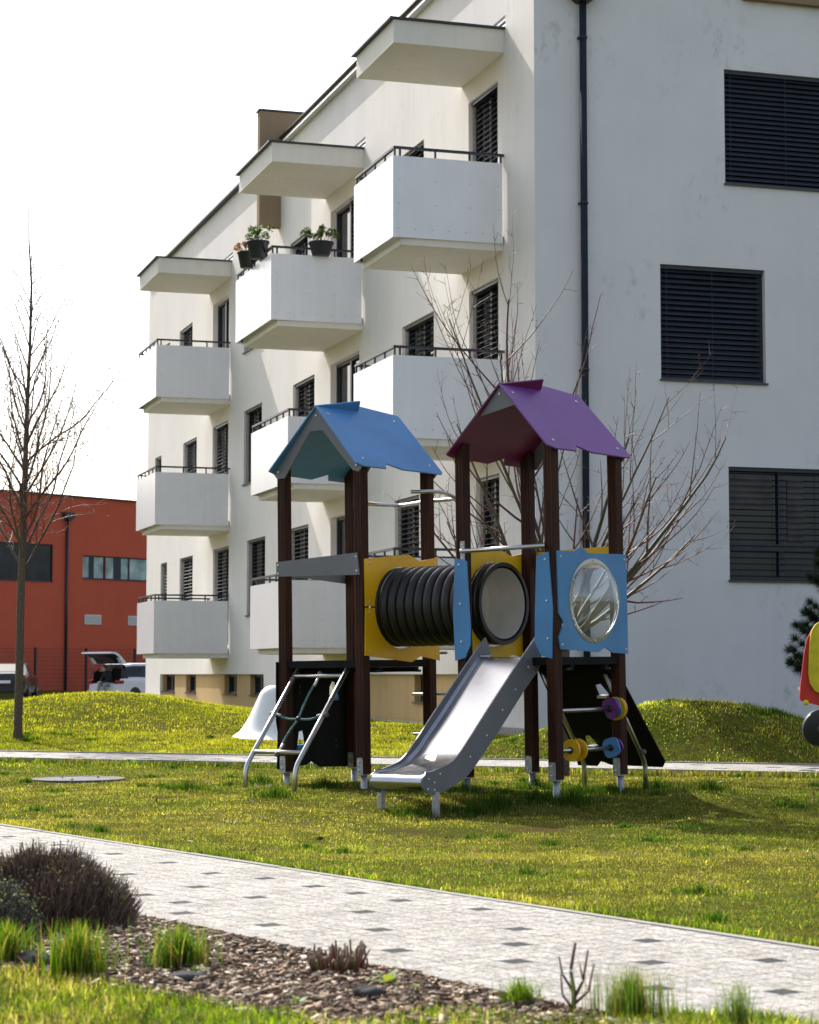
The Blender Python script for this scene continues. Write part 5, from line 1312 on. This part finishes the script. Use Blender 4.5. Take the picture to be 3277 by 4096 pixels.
# ------------------------------------------------------------------ trees
def grow(mb, p, d, L, r, lvl, cfg, seed_col):
    """one wandering branch with side shoots"""
    n = max(3, int(L/cfg['seg'][lvl])); pts = [Vector(p)]; dd = Vector(d).normalized(); rad = [r]
    for i in range(n):
        dd = (dd+Vector((random.gauss(0, 1), random.gauss(0, 1), random.gauss(0, 1)))*cfg['wob'][lvl]+Vector((0, 0, cfg['up'][lvl]))).normalized()
        pts.append(pts[-1]+dd*(L/n)); rad.append(r*(1-(i+1)/n*.78))
    c = cfg['cols'][min(lvl, len(cfg['cols'])-1)]; c = tuple(v*random.uniform(.7, 1.3) for v in c)
    mb.tube(pts, rad, 6 if lvl == 0 else (5 if lvl == 1 else 3), 0, False, True, c)
    if lvl >= len(cfg['n'])-0: 
        return
    k = cfg['n'][lvl]
    cnt = max(1, int(k*L))
    for j in range(cnt):
        t = cfg['t0'][lvl]+(1-cfg['t0'][lvl])*(j+random.random())/cnt; i0 = min(int(t*n), n-1); q = pts[i0].lerp(pts[i0+1], t*n-i0); dl = (pts[i0+1]-pts[i0]).normalized()
        o_ = dl.orthogonal().normalized(); o_.rotate(Matrix.Rotation(random.uniform(0, 6.28), 3, dl)); a = R(random.uniform(*cfg['ang'][lvl]))
        nd = dl*math.cos(a)+o_*math.sin(a); l2 = random.uniform(*cfg['len'][lvl])*(1-.55*t)*(L if cfg['rel'][lvl] else 1)
        if l2 < .02: continue
        grow(mb, q, nd, l2, max(cfg['rmin'], rad[i0]*random.uniform(*cfg['rr'][lvl])), lvl+1, cfg, None)
    if cfg.get('buds') and lvl >= 1:
        for q in pts[1:]:
            if random.random() < cfg['buds']:
                s_ = random.uniform(.006, .012); o2 = Vector((random.gauss(0, .01), random.gauss(0, .01), 0)); q2 = q+o2
                mb.add([q2+Vector((s_, 0, 0)), q2+Vector((0, s_, 0)), q2+Vector((-s_, 0, 0)), q2+Vector((0, -s_, 0)), q2+Vector((0, 0, s_*1.5)), q2-Vector((0, 0, s_))], [(0, 1, 4), (1, 2, 4), (2, 3, 4), (3, 0, 4), (1, 0, 5), (2, 1, 5), (3, 2, 5), (0, 3, 5)], 0, False, random.choice(((.20, .22, .05), (.16, .10, .05))))
def left_tree():
    x0, y0 = -5.36, 29.0; z0 = float(hgt(x0, y0)); root = empty('bare_street_tree', Matrix.Translation((x0, y0, z0-.03)), 'slender leafless tree with upright crown standing at the left by the far path', 'tree')
    H = 7.4; tk = [(0, 0, -.1), (0, 0, .0), (.0, 0, .15), (.005, 0, 1.0), (.02, 0, 2.0), (.03, 0, 2.6), (.05, 0, 3.6), (.07, .0, 4.6), (.09, 0, 5.4), (.10, 0, 6.3), (.06, 0, 6.9), (.05, 0, H)]
    rr = [.085, .075, .062, .056, .054, .050, .038, .028, .021, .015, .010, .007]
    mb = MB(); mb.tube([Vector(p_)+Vector((random.gauss(0, .004), random.gauss(0, .004), 0)) for p_ in tk], rr, 14); mb.build('trunk', M_BARK, root)
    cb = MB(); cfg = dict(seg=[.16, .11, .08, .06], wob=[.09, .16, .22, .2], up=[.055, .04, .03, 0], n=[8.5, 12.5, 8], t0=[.12, .08, .1], ang=[(22, 50), (25, 60), (30, 70)], len=[(.25, .5), (.22, .5), (.05, .16)], rel=[True, True, False], rr=[(.35, .55), (.4, .6), (.5, .8)], rmin=.0024, cols=[(.085, .055, .038), (.10, .055, .038), (.13, .06, .04), (.15, .075, .05)], buds=.10)
    z = 2.28; k = 0
    while z < 6.7:
        t = (z-2.28)/4.4; L = 2.25*max(0, 1-t)**.75+.25; an = k*2.4+random.uniform(-.5, .5); tilt = R(random.uniform(27, 46)-8*t)
        d = (math.cos(an)*math.sin(tilt), math.sin(an)*math.sin(tilt), math.cos(tilt)); x = np.interp(z, [p_[2] for p_ in tk], [p_[0] for p_ in tk])
        rk = float(np.interp(z, [p_[2] for p_ in tk], rr)); grow(cb, (x, 0, z), d, L*random.uniform(.8, 1.1), min(.019, rk*.46), 0, cfg, None)
        z += .088+.05*t; k += 1
    cb.build('crown', M_TWIG, root, fix=False)
left_tree()
def shrub_tree():
    x0, y0 = 1.52, 20.8; z0 = float(hgt(x0, y0)); root = empty('bare_garden_tree', Matrix.Translation((x0, y0, 0)), 'leafless vase shaped tree with long reddish shoots behind the purple roofed tower', 'tree')
    mb = MB(); mb.tube([(0, 0, z0-.2), (.0, 0, z0+.1), (.01, 0, .8), (0, 0, 1.35)], [.06, .05, .045, .058], 14); mb.build('trunk', M_BARK, root)
    cb = MB(); cfg = dict(seg=[.2, .16, .10, .05], wob=[.05, .05, .12, .2], up=[.085, .11, .05, 0], n=[4.0, 4.8, 3.6], t0=[.22, .12, .15], ang=[(18, 52), (30, 75), (40, 80)], len=[(.40, .85), (.10, .40), (.03, .07)], rel=[True, False, False], rr=[(.4, .65), (.30, .5), (.5, .8)], rmin=.0036, cols=[(.085, .058, .032), (.11, .055, .034), (.15, .065, .045), (.20, .10, .07)])
    N_ = 15; random.seed(31)
    for i in range(N_):
        an = i*2.399+.3; tilt = R([24, 60, 46, 70, 34, 56, 74, 40, 64, 18, 52, 72, 30, 66, 48, 12, 58, 42, 70][i]); L = (3.25 if tilt < R(36) else 2.2)*random.uniform(.8, 1.15)
        d = (math.cos(an)*math.sin(tilt), math.sin(an)*math.sin(tilt)*.55, math.cos(tilt))
        grow(cb, (random.gauss(0, .03), random.gauss(0, .03), 1.2+random.uniform(0, .25)), d, L, random.uniform(.022, .036), 0, cfg, None)
    cb.build('crown', M_TWIG, root, fix=False)
shrub_tree()
def pine():
    x0, y0 = 5.52, 25.4; z0 = float(hgt(x0, y0)); root = empty('pine_tree', Matrix.Translation((x0, y0, z0)), 'dark green long needled pine at the right edge in front of the wall', 'tree')
    mb = MB(); mb.tube([(0, 0, -.1), (0, 0, 1), (0, 0, 3.0)], [.06, .05, .012], 10); mb.build('trunk', M_BARK, root)
    V = []; C = []; k = 0; nb = MB()
    for z in np.arange(.55, 3.0, .16):
        t = (z-.5)/2.6; L = .98*max(0, 1-t)**.7+.1
        for j in range(7):
            an = random.uniform(0, 6.28); q = [Vector((0, 0, z)), Vector((math.cos(an)*L*.5, math.sin(an)*L*.5, z+.04)), Vector((math.cos(an)*L*.9, math.sin(an)*L*.9, z+.25*L+.1))]
            nb.tube(q, [.014, .01, .006], 5, 0, False, True, (.08, .055, .04))
            for s_ in np.linspace(.3, 1, 7):
                c_ = q[0].lerp(q[1], s_*2) if s_ < .5 else q[1].lerp(q[2], s_*2-1); dr = (q[2]-q[1]).normalized()
                for _ in range(190):
                    d = (dr*.7+Vector((random.gauss(0, .6), random.gauss(0, .6), random.gauss(0, .6)))).normalized(); l_ = random.uniform(.07, .13); w_ = d.orthogonal().normalized()*.0022
                    V += [c_-w_, c_+w_, c_+d*l_+w_*.3, c_+d*l_-w_*.3]; cc = random.choice(((.008, .018, .010), (.014, .030, .014), (.03, .045, .02))); C += [cc]*4
    nb.build('branches', M_TWIG, root, fix=False)
    V = np.array([tuple(v) for v in V]); np_mesh('foliage', V, np.arange(len(V)).reshape(-1, 4), np.array(C), M_LEAF, root)
pine()

# ------------------------------------------------------------------ light, sky, camera
w = bpy.data.worlds.new('World'); S.world = w; w.use_nodes = True; nt = w.node_tree
SE, SAZ = R(41.4), math.atan2(-.469, .883)          # sun elevation; azimuth from +Y towards +X
sky = nt.nodes.new('ShaderNodeTexSky'); sky.sky_type = 'NISHITA'; sky.sun_disc = False
sky.sun_elevation = SE; sky.sun_rotation = SAZ; sky.air_density = 1.0; sky.dust_density = 3.0; sky.ozone_density = 1.0
hs = nt.nodes.new('ShaderNodeHueSaturation'); hs.inputs['Saturation'].default_value = .68; hs.inputs['Value'].default_value = 1.7
bg = nt.nodes['Background']; nt.links.new(sky.outputs[0], hs.inputs['Color']); nt.links.new(hs.outputs[0], bg.inputs['Color']); bg.inputs['Strength'].default_value = .15
ld_ = bpy.data.lights.new('sun', 'SUN'); ld_.energy = 6.0; ld_.angle = R(.55); ld_.color = (1, .95, .87)
lo = bpy.data.objects.new('sun', ld_); COL.objects.link(lo)
sd = Vector((math.sin(SAZ)*math.cos(SE), math.cos(SAZ)*math.cos(SE), math.sin(SE)))
lo.rotation_euler = sd.to_track_quat('Z', 'Y').to_euler(); lo.location = sd*60
cam = bpy.data.cameras.new('camera'); co = bpy.data.objects.new('camera', cam); COL.objects.link(co); S.camera = co
co.location = (0, 0, 1.0); co.rotation_euler = (math.pi/2+math.atan(649/8434), 0, 0)
cam.sensor_fit = 'HORIZONTAL'; cam.sensor_width = 24; cam.lens = 8434/3277*24; cam.clip_end = 2000; cam.clip_start = .1
cam.dof.use_dof = True; cam.dof.focus_distance = 17.3; cam.dof.aperture_fstop = 5.4
S.view_settings.view_transform = 'Standard'; S.view_settings.look = 'None'; S.view_settings.exposure = 0; S.view_settings.gamma = 1
S.cycles.use_denoising = True
